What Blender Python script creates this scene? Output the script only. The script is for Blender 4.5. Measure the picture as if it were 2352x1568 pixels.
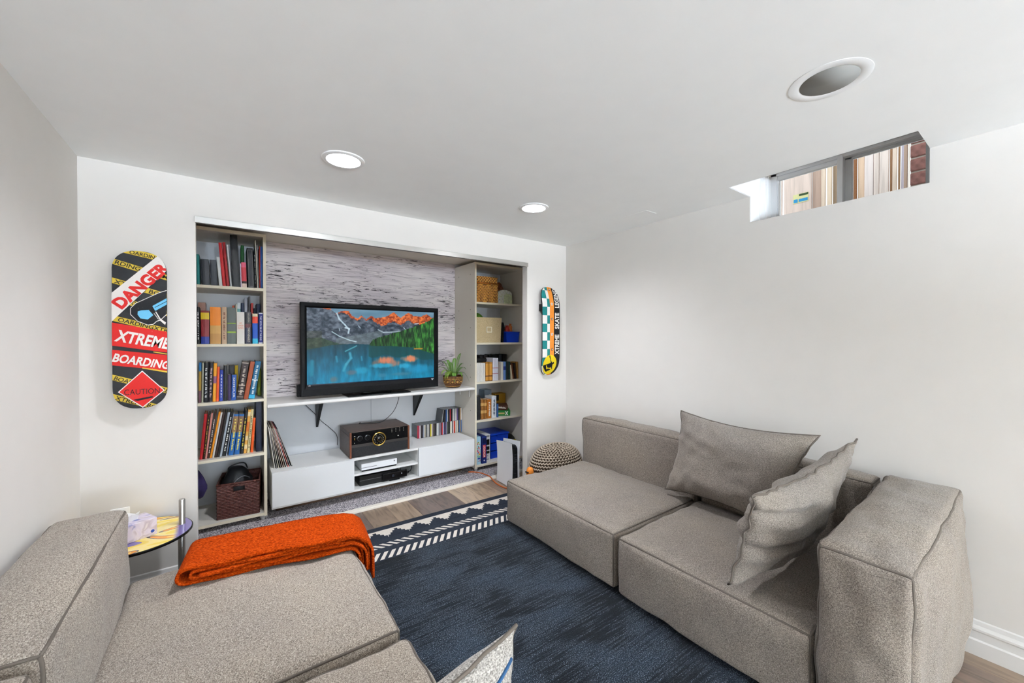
import bpy, bmesh, math, random
import numpy as np
from mathutils import Vector, Matrix, noise

random.seed(7)
for _o in list(bpy.data.objects):
    bpy.data.objects.remove(_o)
SC = bpy.context.scene
COL = SC.collection
R = math.radians
PI = math.pi

# ------------------------------------------------------------------ camera
CAM_H = 1.318
cam_d = bpy.data.cameras.new('camera')
cam_d.sensor_width = 36.0
cam_d.lens = 36.0 * 908.0 / 2352.0
cam_d.clip_start = 0.02
cam = bpy.data.objects.new('camera', cam_d)
COL.objects.link(cam)
cam.location = (0, 0, CAM_H)
cam.rotation_euler = (R(89.5), 0, R(-35.8))
SC.camera = cam

# ------------------------------------------------------------------ world, exposure
SC.view_settings.view_transform = 'Standard'
SC.view_settings.look = 'None'
SC.view_settings.gamma = 1.0
SC.view_settings.use_curve_mapping = False
SC.view_settings.exposure = 1.22
SKY_STRENGTH = 1.0
LAMP_STRENGTH = 14.0         # glow of a recessed lamp's diffuser
LAMP_WATTS = 41.0           # light of one recessed lamp
GLOBE_STRENGTH = 90.0      # two added globe fill lights, unseen behind the camera
UPLIGHT_STRENGTH = 3300.0    # two added bowl fill lights, unseen behind the camera
SCREEN_STRENGTH = 0.46
world = bpy.data.worlds.new('sky')
SC.world = world
world.use_nodes = True
_bg = world.node_tree.nodes['Background']
_bg.inputs['Color'].default_value = (0.86, 0.93, 1.0, 1)
_bg.inputs['Strength'].default_value = SKY_STRENGTH
try:
    SC.cycles.use_denoising = True
    SC.cycles.max_bounces = 7
    SC.cycles.diffuse_bounces = 5
    SC.cycles.glossy_bounces = 2
    SC.cycles.transmission_bounces = 2
    SC.cycles.transparent_max_bounces = 4
    SC.cycles.caustics_reflective = False
    SC.cycles.caustics_refractive = False
    SC.cycles.use_adaptive_sampling = True
    SC.cycles.use_light_tree = False
    SC.cycles.adaptive_threshold = 0.04
    SC.cycles.sample_clamp_indirect = 6.0
except Exception:
    pass

# ------------------------------------------------------------------ materials
def hexc(h):
    h = h.lstrip('#')
    v = [int(h[i:i + 2], 16) / 255.0 for i in (0, 2, 4)]
    return tuple(x / 12.92 if x <= 0.04045 else ((x + 0.055) / 1.055) ** 2.4 for x in v) + (1.0,)

class NT:
    def __init__(self, m):
        m.use_nodes = True
        self.t = m.node_tree
        self.b = self.t.nodes['Principled BSDF']
    def n(self, typ, **kw):
        nd = self.t.nodes.new(typ)
        for k, v in kw.items():
            if k.startswith('i_'):
                nd.inputs[k[2:].replace('_', ' ')].default_value = v
            else:
                setattr(nd, k, v)
        return nd
    def l(self, a, b):
        self.t.links.new(a, b)
    def coords(self, scale=(1, 1, 1), kind='Object', rot=(0, 0, 0)):
        tc = self.n('ShaderNodeTexCoord')
        mp = self.n('ShaderNodeMapping')
        mp.inputs['Scale'].default_value = scale
        mp.inputs['Rotation'].default_value = rot
        self.l(tc.outputs[kind], mp.inputs['Vector'])
        return mp.outputs['Vector']
    def ramp(self, fac, stops, interp='LINEAR'):
        r = self.n('ShaderNodeValToRGB')
        r.color_ramp.interpolation = interp
        el = r.color_ramp.elements
        while len(el) < len(stops):
            el.new(0.5)
        for e, (p, c) in zip(el, stops):
            e.position = p
            e.color = hexc(c) if isinstance(c, str) else c
        self.l(fac, r.inputs['Fac'])
        return r.outputs['Color']
    def mix(self, fac, a, b, mode='MIX'):
        m = self.n('ShaderNodeMix', data_type='RGBA', blend_type=mode)
        for s, i in ((fac, 0), (a, 6), (b, 7)):
            if hasattr(s, 'links'):
                self.l(s, m.inputs[i])
            else:
                m.inputs[i].default_value = s
        return m.outputs[2]
    def bump(self, h, strength=0.3, dist=0.01):
        b = self.n('ShaderNodeBump')
        b.inputs['Strength'].default_value = strength
        b.inputs['Distance'].default_value = dist
        self.l(h, b.inputs['Height'])
        self.l(b.outputs['Normal'], self.b.inputs['Normal'])

_M = {}
def mat(name, col, rough=0.6, metal=0.0, spec=0.28, emit=0.0, bump=None, var=None, coat=0.0):
    """plain procedural material; var=(scale, amount) mottles the colour, bump=(scale, strength)"""
    key = (name, col, rough, metal)
    if key in _M:
        return _M[key]
    m = bpy.data.materials.new(name)
    t = NT(m)
    c = hexc(col)
    t.b.inputs['Base Color'].default_value = c
    t.b.inputs['Roughness'].default_value = rough
    t.b.inputs['Metallic'].default_value = metal
    t.b.inputs['Specular IOR Level'].default_value = spec
    t.b.inputs['Coat Weight'].default_value = coat
    if emit:
        t.b.inputs['Emission Color'].default_value = c
        t.b.inputs['Emission Strength'].default_value = emit
    if var or bump:
        v = t.coords()
        if var:
            nz = t.n('ShaderNodeTexNoise', i_Scale=var[0], i_Detail=4.0)
            t.l(v, nz.inputs['Vector'])
            lo = tuple(x * (1 - var[1]) for x in c[:3]) + (1,)
            hi = tuple(min(1, x * (1 + var[1])) for x in c[:3]) + (1,)
            t.l(t.ramp(nz.outputs['Fac'], [(0.3, lo), (0.7, hi)]), t.b.inputs['Base Color'])
        if bump:
            nb = t.n('ShaderNodeTexNoise', i_Scale=bump[0], i_Detail=3.0)
            t.l(v, nb.inputs['Vector'])
            t.bump(nb.outputs['Fac'], bump[1], 0.004)
    _M[key] = m
    return m

def fabric(name, dark, mid, light, scale=540.0, bstr=0.35):
    """heathered linen weave: two crossed stretched noises + speckle"""
    m = bpy.data.materials.new(name)
    t = NT(m)
    acc = None
    for sc3 in ((scale, scale, scale), (scale * 0.4, scale * 1.1, scale * 1.1), (scale * 1.1, scale * 0.4, scale * 0.7)):
        nz = t.n('ShaderNodeTexNoise', i_Scale=1.0, i_Detail=1.5)
        t.l(t.coords(sc3), nz.inputs['Vector'])
        if acc is None:
            acc = nz.outputs['Fac']
        else:
            ad = t.n('ShaderNodeMath', operation='ADD')
            t.l(acc, ad.inputs[0])
            t.l(nz.outputs['Fac'], ad.inputs[1])
            acc = ad.outputs[0]
    half = t.n('ShaderNodeMath', operation='MULTIPLY')
    half.inputs[1].default_value = 1.0 / 3.0
    t.l(acc, half.inputs[0])
    c1 = t.ramp(half.outputs[0], [(0.39, dark), (0.5, mid), (0.61, light)])
    nl = t.n('ShaderNodeTexNoise', i_Scale=3.5, i_Detail=3.0)
    t.l(t.coords(), nl.inputs['Vector'])
    c2 = t.ramp(nl.outputs['Fac'], [(0.3, (0.9, 0.9, 0.92, 1)), (0.7, (1.06, 1.05, 1.03, 1))])
    t.l(t.mix(1.0, c1, c2, 'MULTIPLY'), t.b.inputs['Base Color'])
    t.b.inputs['Roughness'].default_value = 0.92
    t.b.inputs['Specular IOR Level'].default_value = 0.15
    t.b.inputs['Sheen Weight'].default_value = 0.15
    t.bump(half.outputs[0], bstr, 0.003)
    return m

def paint(name, col, rough=0.75):
    m = bpy.data.materials.new(name)
    t = NT(m)
    t.b.inputs['Base Color'].default_value = hexc(col)
    t.b.inputs['Roughness'].default_value = rough
    t.b.inputs['Specular IOR Level'].default_value = 0.25
    nb = t.n('ShaderNodeTexNoise', i_Scale=9.0, i_Detail=1.0)
    t.l(t.coords(), nb.inputs['Vector'])
    c = hexc(col)
    t.l(t.ramp(nb.outputs['Fac'], [(0.3, tuple(x * 0.985 for x in c[:3]) + (1,)), (0.7, c)]), t.b.inputs['Base Color'])
    return m

M_WALL = paint('wall_paint', '#dedad4')
M_CEIL = paint('ceiling_paint', '#f8f9f7')
M_TRIM = paint('trim_paint', '#f6f6f4', 0.45)
M_BASE = paint('baseboard_paint', '#e2e0dc', 0.45)
M_MELAMINE = mat('white_melamine', '#ece7db', 0.45, var=(2.0, 0.02))
M_MELEDGE = mat('cream_melamine_edge', '#e8dfc8', 0.45)
M_CLOSETW = paint('closet_wall_paint', '#e3e6ea')

# ------------------------------------------------------------------ mesh builder
class MB:
    def __init__(self):
        self.v, self.f, self.fm = [], [], []
    def add(self, vs, fs, mi=0):
        o = len(self.v)
        self.v += [tuple(p) for p in vs]
        self.f += [tuple(i + o for i in f) for f in fs]
        self.fm += [mi] * len(fs)
        return self
    def box(self, a, b, mi=0):
        x0, y0, z0 = a
        x1, y1, z1 = b
        return self.add([(x0, y0, z0), (x1, y0, z0), (x1, y1, z0), (x0, y1, z0), (x0, y0, z1), (x1, y0, z1), (x1, y1, z1), (x0, y1, z1)],
                        [(0, 3, 2, 1), (4, 5, 6, 7), (0, 1, 5, 4), (1, 2, 6, 5), (2, 3, 7, 6), (3, 0, 4, 7)], mi)
    def rbox(self, a, b, r=0.004, seg=2, mi=0):
        bm = bmesh.new()
        bmesh.ops.create_cube(bm, size=1.0)
        s = [b[i] - a[i] for i in range(3)]
        c = [(b[i] + a[i]) / 2 for i in range(3)]
        for v in bm.verts:
            v.co = Vector((v.co.x * s[0] + c[0], v.co.y * s[1] + c[1], v.co.z * s[2] + c[2]))
        bmesh.ops.bevel(bm, geom=list(bm.edges), offset=min(r, min(s) * 0.45), segments=seg, affect='EDGES', profile=0.5)
        bm.verts.index_update()
        self.add([v.co[:] for v in bm.verts], [[v.index for v in f.verts] for f in bm.faces], mi)
        bm.free()
        return self
    def tube(self, path, r, n=8, closed=False, mi=0, caps=True):
        P = [Vector(p) for p in path]
        k = len(P)
        rs = r if isinstance(r, (list, tuple)) else [r] * k
        rings = []
        up = None
        for i, p in enumerate(P):
            a = P[(i - 1) % k] if (closed or i > 0) else p
            b = P[(i + 1) % k] if (closed or i < k - 1) else p
            d = (b - a)
            d = d.normalized() if d.length > 1e-9 else Vector((0, 0, 1))
            if up is None:
                up = Vector((0, 0, 1)) if abs(d.z) < 0.9 else Vector((1, 0, 0))
            s = d.cross(up)
            if s.length < 1e-6:
                s = d.orthogonal()
            s.normalize()
            up = s.cross(d).normalized()
            rings.append([p + (s * math.cos(2 * PI * j / n) + up * math.sin(2 * PI * j / n)) * rs[i] for j in range(n)])
        vs = [q for ring in rings for q in ring]
        fs = []
        m = k if closed else k - 1
        for i in range(m):
            i2 = (i + 1) % k
            for j in range(n):
                j2 = (j + 1) % n
                fs.append((i * n + j, i * n + j2, i2 * n + j2, i2 * n + j))
        if caps and not closed:
            fs.append(tuple(range(n))[::-1])
            fs.append(tuple((k - 1) * n + j for j in range(n)))
        return self.add(vs, fs, mi)
    def lathe(self, prof, n=32, c=(0, 0, 0), mi=0, axis='Z', close=False, cap=True):
        vs, fs = [], []
        for (r, z) in prof:
            for j in range(n):
                a = 2 * PI * j / n
                p = (r * math.cos(a), r * math.sin(a), z)
                if axis == 'Y':
                    p = (p[0], -p[2], p[1])
                elif axis == 'X':
                    p = (p[2], p[0], p[1])
                vs.append((p[0] + c[0], p[1] + c[1], p[2] + c[2]))
        k = len(prof)
        for i in range(k if close else k - 1):
            i2 = (i + 1) % k
            for j in range(n):
                j2 = (j + 1) % n
                fs.append((i * n + j, i * n + j2, i2 * n + j2, i2 * n + j))
        if not close and cap:
            if prof[0][0] > 1e-6:
                fs.append(tuple(range(n))[::-1])
            if prof[-1][0] > 1e-6:
                fs.append(tuple((k - 1) * n + j for j in range(n)))
        return self.add(vs, fs, mi)
    def prism(self, poly, a, b, axis='Z', mi=0):
        """2D polygon extruded from a to b along axis"""
        def P(q, h):
            if axis == 'Z':
                return (q[0], q[1], h)
            if axis == 'Y':
                return (q[0], h, q[1])
            return (h, q[0], q[1])
        k = len(poly)
        vs = [P(q, a) for q in poly] + [P(q, b) for q in poly]
        fs = [tuple(range(k))[::-1], tuple(range(k, 2 * k))]
        fs += [(i, (i + 1) % k, k + (i + 1) % k, k + i) for i in range(k)]
        return self.add(vs, fs, mi)
    def build(self, name, mats, parent=None, loc=None, rot=None, smooth=False, angle=None):
        me = bpy.data.meshes.new(name)
        me.from_pydata(self.v, [], self.f)
        if not isinstance(mats, (list, tuple)):
            mats = [mats]
        for m in mats:
            me.materials.append(m)
        if len(mats) > 1:
            me.polygons.foreach_set('material_index', self.fm)
        bm = bmesh.new()
        bm.from_mesh(me)
        bmesh.ops.recalc_face_normals(bm, faces=bm.faces)
        bm.to_mesh(me)
        bm.free()
        if smooth:
            me.polygons.foreach_set('use_smooth', [True] * len(me.polygons))
            if angle:
                me.set_sharp_from_angle(angle=R(angle))
        me.update()
        return link(name, me, parent, loc, rot)

def link(name, me, parent=None, loc=None, rot=None):
    o = bpy.data.objects.new(name, me)
    COL.objects.link(o)
    if parent is not None:
        o.parent = parent
    if loc is not None:
        o.location = loc
    if rot is not None:
        o.rotation_euler = rot
    return o

def thing(name, label, cat, loc=(0, 0, 0), rot=(0, 0, 0), group=None):
    o = link(name, None, None, loc, rot)
    o.empty_display_size = 0.05
    return tag(o, label, cat, group)

def tag(o, label, cat, group=None):
    o['label'] = label
    o['category'] = cat
    if group:
        o['group'] = group
    return o

def struct(o):
    o['kind'] = 'structure'
    return o

def copy_tree(o, parent=None):
    c = o.copy()
    COL.objects.link(c)
    c.parent = parent
    for ch in list(o.children):
        copy_tree(ch, c)
    return c

# ------------------------------------------------------------------ lettering (built-in font turned into meshes)
_TX = {}
def text_tris(s, bold=0.0, shear=0.0, spacing=1.0):
    """verts (2D, unit box 0..w, 0..h) and faces of a line of text"""
    key = (s, bold, shear, spacing)
    if key in _TX:
        return _TX[key]
    cu = bpy.data.curves.new('t', 'FONT')
    cu.body = s
    cu.offset = bold
    cu.shear = shear
    cu.space_character = spacing
    cu.resolution_u = 3
    cu.align_x = 'CENTER' if '\n' in s else 'LEFT'
    ob = bpy.data.objects.new('t', cu)
    COL.objects.link(ob)
    dg = bpy.context.evaluated_depsgraph_get()
    me = bpy.data.meshes.new_from_object(ob.evaluated_get(dg))
    vs = [(v.co.x, v.co.y) for v in me.vertices]
    fs = [tuple(p.vertices) for p in me.polygons]
    bpy.data.meshes.remove(me)
    bpy.data.objects.remove(ob)
    bpy.data.curves.remove(cu)
    x0, x1 = min(v[0] for v in vs), max(v[0] for v in vs)
    y0, y1 = min(v[1] for v in vs), max(v[1] for v in vs)
    vs = [(v[0] - x0, v[1] - y0) for v in vs]
    _TX[key] = (vs, fs, x1 - x0, y1 - y0)
    return _TX[key]

def lettering(s, origin, udir, vdir, length, height, m, parent, name='lettering', bold=0.0, shear=0.0, off=0.0006):
    """text stretched to length x height, lower left at origin, running along udir with vdir up"""
    vs, fs, w, h = text_tris(s, bold, shear)
    o, u, v = Vector(origin), Vector(udir).normalized(), Vector(vdir).normalized()
    nrm = u.cross(v)
    mb = MB()
    mb.add([o + u * (x / w * length) + v * (y / h * height) + nrm * off for x, y in vs], fs)
    return mb.build(name, m, parent)

# ------------------------------------------------------------------ room shell
H = 2.160
XL, XR = -0.558, 2.535
YB, YF = 2.666, -6.4
OX0, OX1, OZ = -0.131, 2.083, 1.955      # closet opening
CY = 3.752                               # closet back wall
CX0, CX1 = -0.55, 2.56
WT = 0.066

def wood_mat():
    m = bpy.data.materials.new('laminate_plank')
    t = NT(m)
    oi = t.n('ShaderNodeObjectInfo')
    base = oi.outputs['Color']
    cmb = t.n('ShaderNodeVectorMath', operation='ADD')
    scl = t.n('ShaderNodeVectorMath', operation='SCALE')
    scl.inputs['Scale'].default_value = 37.0
    cx = t.n('ShaderNodeCombineXYZ')
    t.l(oi.outputs['Random'], cx.inputs[0]); t.l(oi.outputs['Random'], cx.inputs[1])
    t.l(cx.outputs[0], scl.inputs[0])
    t.l(t.coords((26, 2.2, 26)), cmb.inputs[0])
    t.l(scl.outputs[0], cmb.inputs[1])
    nz = t.n('ShaderNodeTexNoise', i_Scale=1.0, i_Detail=6.0, i_Distortion=1.4)
    t.l(cmb.outputs[0], nz.inputs['Vector'])
    g = t.ramp(nz.outputs['Fac'], [(0.3, (0.55, 0.53, 0.52, 1)), (0.5, (1, 1, 1, 1)), (0.72, (1.18, 1.15, 1.1, 1))])
    t.l(t.mix(1.0, base, g, 'MULTIPLY'), t.b.inputs['Base Color'])
    t.b.inputs['Roughness'].default_value = 0.38
    t.bump(nz.outputs['Fac'], 0.08, 0.002)
    return m

fl = MB().box((XL - 0.05, YF - 0.05, -0.10), (CX1 + 0.05, 3.80, -0.011)).build('floor', mat('subfloor', '#4a443e', 0.9))
struct(fl)
M_PLANK = wood_mat()
PW, PL = 0.1785, 1.22
TONES = ('#7d6b5e', '#a08b76', '#6f5d52', '#b29c85', '#8c7866')
NEAR = {-2: '#75645a', -1: '#8a7664', 0: '#9a8571', 1: '#74635a', 2: '#6d5c52', 3: '#b39d86', 4: '#a8927b', 5: '#8f7a68', 6: '#78665a'}   # the planks in front of the closet
plank_bm = MB().rbox((0.0006, 0.0006, -0.0105), (PW - 0.0006, PL - 0.0006, 0.0), 0.0012, 1)
plank0 = plank_bm.build('plank', M_PLANK, fl)
first = True
k0 = math.floor((XL - 1.0) / PW)
for k in range(k0, k0 + 19):
    x = 1.0 + k * PW
    if x > XR + 0.02:
        break
    y_end = 3.088
    rnd = random.Random(k * 13 + 5)
    y = y_end - PL * (0.45 + 0.55 * rnd.random())
    top_len = y_end - y
    while y_end > -0.9:
        p = plank0 if first else plank0.copy()
        if not first:
            COL.objects.link(p)
        first = False
        p.location = (x, y, 0)
        p.color = hexc(TONES[rnd.randrange(len(TONES))] if (k not in NEAR or top_len is None) else NEAR[k])
        top_len = None
        p.scale = (1, (y_end - y) / PL, 1)
        y_end = y
        y -= PL
rest = MB().box((XL, YF, -0.0105), (XR, -0.9 - 0.2, -0.001)).build('plank_field', mat('far_laminate', '#8d7a69', 0.4, var=(6, 0.15)), fl)

def carpet_mat():
    m = bpy.data.materials.new('loop_carpet')
    t = NT(m)
    nz = t.n('ShaderNodeTexNoise', i_Scale=130.0, i_Detail=2.0)
    t.l(t.coords((1, 1.6, 1)), nz.inputs['Vector'])
    t.l(t.ramp(nz.outputs['Fac'], [(0.38, '#39343a'), (0.5, '#a09ba2'), (0.6, '#f0eaea')]), t.b.inputs['Base Color'])
    t.b.inputs['Roughness'].default_value = 1.0
    t.bump(nz.outputs['Fac'], 0.9, 0.006)
    return m
struct(MB().box((CX0, 3.138, -0.0105), (CX1, CY, 0.010)).build('floor_closet', carpet_mat()))
struct(MB().rbox((OX0 - 0.3, 3.086, -0.010), (CX1, 3.140, 0.016), 0.004).build('trim_1', mat('threshold_strip', '#efe9dc', 0.5)))

# walls
wb = MB()
wb.box((XL, YB, -0.01), (OX0, YB + WT, H)).box((OX1, YB, -0.01), (XR + 0.10, YB + WT, H)).box((OX0, YB, OZ), (OX1, YB + WT, H))
struct(wb.build('wall_back', M_WALL))
struct(MB().box((XL - 0.12, YF, -0.01), (XL, CY + 0.1, H + 0.03)).build('wall_left', M_WALL))
struct(MB().box((XL - 0.12, YF - 0.12, -0.01), (XR + 0.3, YF, H + 0.03)).build('wall_front', M_WALL))
WY0, WY1, WZ0, WZ1, WX = 0.344, 1.090, 2.008, 2.356, 2.832
NX = 2.285
wr = MB()
wr.box((XR, YF, -0.01), (WX, WY0, H + 0.03)).box((XR, WY1, -0.01), (WX, YB + WT, H + 0.03)).box((XR, WY0, -0.01), (WX, WY1, WZ0))
struct(wr.build('wall_right', M_WALL))
struct(MB().box((CX0 - 0.05, CY, -0.01), (CX1 + 0.1, CY + 0.1, H)).build('wall_closet_back', M_CLOSETW))
struct(MB().box((CX1, YB + WT, -0.01), (CX1 + 0.1, CY, H)).build('wall_closet_right', M_CLOSETW))
struct(MB().box((XL, YB + WT, 2.095), (CX1 + 0.1, CY + 0.1, H)).build('ceiling_closet', mat('closet_ceiling', '#e9e2d4', 0.7)))

# ceiling with the window notch and the hole of the empty can light
HC = (1.604, 0.449)
HR = 0.079
bm = bmesh.new()
outer = [(XL, YF), (XR, YF), (XR, WY0), (NX, WY0), (NX, WY1), (XR, WY1), (XR, YB + WT), (XL, YB + WT)]
ov = [bm.verts.new((x, y, H)) for x, y in outer]
edges = [bm.edges.new((ov[i], ov[(i + 1) % len(ov)])) for i in range(len(ov))]
hv = [bm.verts.new((HC[0] + HR * math.cos(2 * PI * i / 48), HC[1] + HR * math.sin(2 * PI * i / 48), H)) for i in range(48)]
edges += [bm.edges.new((hv[i], hv[(i + 1) % 48])) for i in range(48)]
bmesh.ops.triangle_fill(bm, use_beauty=True, use_dissolve=False, edges=edges)
ext = bmesh.ops.extrude_face_region(bm, geom=list(bm.faces))
for g in ext['geom']:
    if isinstance(g, bmesh.types.BMVert):
        g.co.z += 0.03
bmesh.ops.recalc_face_normals(bm, faces=bm.faces)
me = bpy.data.meshes.new('ceiling')
bm.to_mesh(me)
bm.free()
me.materials.append(M_CEIL)
ceil_o = struct(link('ceiling', me))
# faint painted-over access hatch: a hairline proud rectangle
MB().rbox((2.245, 1.60, H - 0.0012), (2.355, 1.785, H + 0.001), 0.0008, 1).build('hatch_cover', M_CEIL, ceil_o)

# window well above the ceiling line
ww = MB()
ww.box((NX - 0.02, WY0 - 0.02, H + 0.001), (NX, WY1 + 0.02, WZ1 + 0.02))
ww.box((NX, WY1, H + 0.031), (WX, WY1 + 0.02, WZ1 + 0.02))
ww.box((NX, WY0 - 0.02, H + 0.031), (WX, WY0, WZ1 + 0.02))
ww.box((NX - 0.02, WY0 - 0.02, WZ1), (WX + 0.02, WY1 + 0.02, WZ1 + 0.02))
struct(ww.build('trim_2', M_TRIM))
struct(MB().box((XR + 0.002, WY1 - 0.004, WZ0), (WX - 0.001, WY1 - 0.0005, WZ1 - 0.001)).box((NX + 0.001, WY1 - 0.004, H + 0.0015), (XR + 0.002, WY1 - 0.0005, WZ1 - 0.001)).box((2.655, WY1 - 0.010, WZ0), (2.675, WY1 - 0.004, WZ1 - 0.001)).box((2.735, WY1 - 0.014, WZ0), (2.765, WY1 - 0.004, WZ1 - 0.001)).build('trim_3', M_TRIM))

# window
M_VINYL = mat('white_vinyl', '#f4f5f6', 0.4)
def glass_mat():
    m = bpy.data.materials.new('window_glass')
    m.use_nodes = True
    nt = m.node_tree
    nt.nodes.clear()
    out = nt.nodes.new('ShaderNodeOutputMaterial')
    mx = nt.nodes.new('ShaderNodeMixShader')
    tr = nt.nodes.new('ShaderNodeBsdfTransparent')
    gl = nt.nodes.new('ShaderNodeBsdfGlossy')
    tr.inputs['Color'].default_value = (0.96, 0.98, 0.97, 1)
    gl.inputs['Roughness'].default_value = 0.02
    fr = nt.nodes.new('ShaderNodeFresnel')
    fr.inputs['IOR'].default_value = 1.3
    nt.links.new(fr.outputs[0], mx.inputs[0])
    nt.links.new(tr.outputs[0], mx.inputs[1])
    nt.links.new(gl.outputs[0], mx.inputs[2])
    nt.links.new(mx.outputs[0], out.inputs['Surface'])
    return m
M_GLASS = glass_mat()
win = struct(link('window_1', None, None, (WX, 0, 0)))
fb = MB()
fb.rbox((-0.012, WY1 - 0.036, WZ0), (0.06, WY1, WZ1), 0.003)
fb.rbox((-0.012, WY0, WZ0), (0.06, WY0 + 0.042, WZ1), 0.003)
fb.rbox((-0.012, WY0, WZ1 - 0.018), (0.06, WY1, WZ1), 0.003)
fb.rbox((-0.012, WY0, WZ0), (0.06, WY1, WZ0 + 0.012), 0.003)
fb.build('frame', M_VINYL, win)
MB().rbox((-0.016, 0.722, WZ0 + 0.002), (0.05, 0.749, WZ1 - 0.004), 0.003).build('mullion', M_VINYL, win)
sb = MB()
sb.rbox((0.0, 0.749, WZ1 - 0.042), (0.03, WY1 - 0.036, WZ1 - 0.018), 0.002).rbox((0.0, 1.050, WZ0 + 0.010), (0.03, WY1 - 0.036, WZ1 - 0.02), 0.002).rbox((0.0, 0.749, WZ0 + 0.010), (0.03, WY1 - 0.036, WZ0 + 0.02), 0.002)
sb.build('sash', M_VINYL, win)
sb = MB()
sb.rbox((0.022, 0.690, WZ0 + 0.010), (0.05, 0.722, WZ1 - 0.02), 0.002).rbox((0.022, WY0 + 0.04, WZ1 - 0.030), (0.05, 0.722, WZ1 - 0.016), 0.002).rbox((0.022, WY0 + 0.042, WZ0 + 0.010), (0.05, WY0 + 0.058, WZ1 - 0.02), 0.002)
sb.build('sash', mat('grey_vinyl', '#d8dadb', 0.4), win)
MB().box((0.014, 0.752, WZ0 + 0.015), (0.018, 1.05, WZ1 - 0.042)).build('pane', M_GLASS, win)
MB().box((0.036, WY0 + 0.056, WZ0 + 0.015), (0.040, 0.692, WZ1 - 0.028)).build('pane', M_GLASS, win)

# baseboards
def baseboard(name, prof_dir, a, b):
    """a,b ends on the wall line; prof_dir unit vector into the room"""
    prof = [(0, 0), (0.019, 0), (0.019, 0.062), (0.0135, 0.068), (0.0135, 0.098), (0.017, 0.104), (0.017, 0.112), (0.009, 0.124), (0.006, 0.140), (0, 0.144)]
    a, b, d = Vector(a), Vector(b), Vector(prof_dir)
    mb = MB()
    k = len(prof)
    vs = [a + d * p + Vector((0, 0, q)) for p, q in prof] + [b + d * p + Vector((0, 0, q)) for p, q in prof]
    mb.add(vs, [tuple(range(k)), tuple(range(k, 2 * k))[::-1]] + [(i, (i + 1) % k, k + (i + 1) % k, k + i) for i in range(k)])
    return struct(mb.build(name, M_BASE))
baseboard('baseboard_right', (-1, 0, 0), (XR, YF, 0), (XR, YB, 0))
baseboard('baseboard_left', (1, 0, 0), (XL, YF, 0), (XL, YB, 0))
baseboard('baseboard_back', (0, -1, 0), (XL + 0.02, YB, 0), (OX0, YB, 0))

# sliding door track left on the header
M_ALU = mat('brushed_aluminium', '#c9c8c4', 0.35, 0.85)
tr = struct(link('trim_4', None, None, (0, 0, 0)))
MB().rbox((OX0 - 0.004, YB - 0.010, OZ - 0.030), (OX1 + 0.004, YB - 0.002, OZ + 0.004), 0.0015).build('fascia', mat('track_fascia', '#b9b7b2', 0.35, 0.7), tr)
tk = MB()
tk.box((OX0 + 0.002, YB - 0.002, OZ - 0.004), (OX1 - 0.002, YB + 0.058, OZ - 0.0005))
for yy in (0.012, 0.030, 0.048):
    tk.box((OX0 + 0.002, YB + yy, OZ - 0.022), (OX1 - 0.002, YB + yy + 0.002, OZ - 0.004))
tk.build('rails', M_ALU, tr)
# ------------------------------------------------------------------ recessed lights
M_LAMPRIM = mat('lamp_trim_white', '#f2f2f0', 0.4)
def emission(name, col, strength):
    m = bpy.data.materials.new(name)
    m.use_nodes = True
    nt = m.node_tree
    nt.nodes.clear()
    out = nt.nodes.new('ShaderNodeOutputMaterial')
    e = nt.nodes.new('ShaderNodeEmission')
    e.inputs['Color'].default_value = hexc(col)
    e.inputs['Strength'].default_value = strength
    nt.links.new(e.outputs[0], out.inputs['Surface'])
    return m
M_LED = emission('led_diffuser', '#f2f5ff', LAMP_STRENGTH)
M_LED.cycles.emission_sampling = 'NONE'
def downlight(x, y, label):
    t = thing('recessed_light', label, 'ceiling light', (x, y, H), group='recessed lights in the ceiling')
    MB().lathe([(0.075, 0.0), (0.095, 0.0), (0.093, -0.004), (0.080, -0.0085), (0.075, -0.007)], 48, close=True).build('trim_ring', M_LAMPRIM, t, smooth=True, angle=40)
    MB().lathe([(0.0001, -0.0035), (0.04, -0.0033), (0.076, -0.0025)], 48, cap=False).build('diffuser', M_LED, t, smooth=True)
    ld = bpy.data.lights.new('lamp_light', 'SPOT')
    ld.energy = LAMP_WATTS
    ld.color = hexc('#f1f6ff')[:3]
    ld.spot_size = R(156)
    ld.spot_blend = 1.0
    ld.shadow_soft_size = 0.07
    link('lamp_light', ld, t, (0, 0, -0.02))
    return t
downlight(0.451, 1.985, 'lit round recessed ceiling light nearest the left wall')
downlight(1.613, 1.996, 'lit round recessed ceiling light above the right closet shelves')
downlight(0.45, -2.6, 'added round recessed fill light, unseen behind the camera, left')  # this and the next are added out of view for more light from above
downlight(1.61, -2.6, 'added round recessed fill light, unseen behind the camera, right')
# the empty can
t = thing('empty_light_can', 'unlit recessed ceiling light can without bulb near the window', 'ceiling light', (HC[0], HC[1], H))
MB().lathe([(0.079, 0.0005), (0.110, -0.0005), (0.110, -0.0012), (0.102, -0.0022), (0.083, -0.0022), (0.0785, -0.001)], 56, close=True).build('trim_ring', mat('can_trim', '#f2f3f2', 0.6), t, smooth=True, angle=40)
MB().lathe([(0.0785, -0.002), (0.078, 0.06), (0.074, 0.085), (0.05, 0.10), (0.0001, 0.102)], 48).build('can', mat('grey_can', '#8e8e8a', 0.5, 0.2), t, smooth=True)
MB().lathe([(0.004, 0), (0.006, 0.004), (0.006, 0.012), (0.003, 0.018)], 12, c=(-0.052, 0.045, 0.05)).build('socket_screw', mat('screw_metal', '#d8d8d4', 0.3, 0.9), t, smooth=True)

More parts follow.
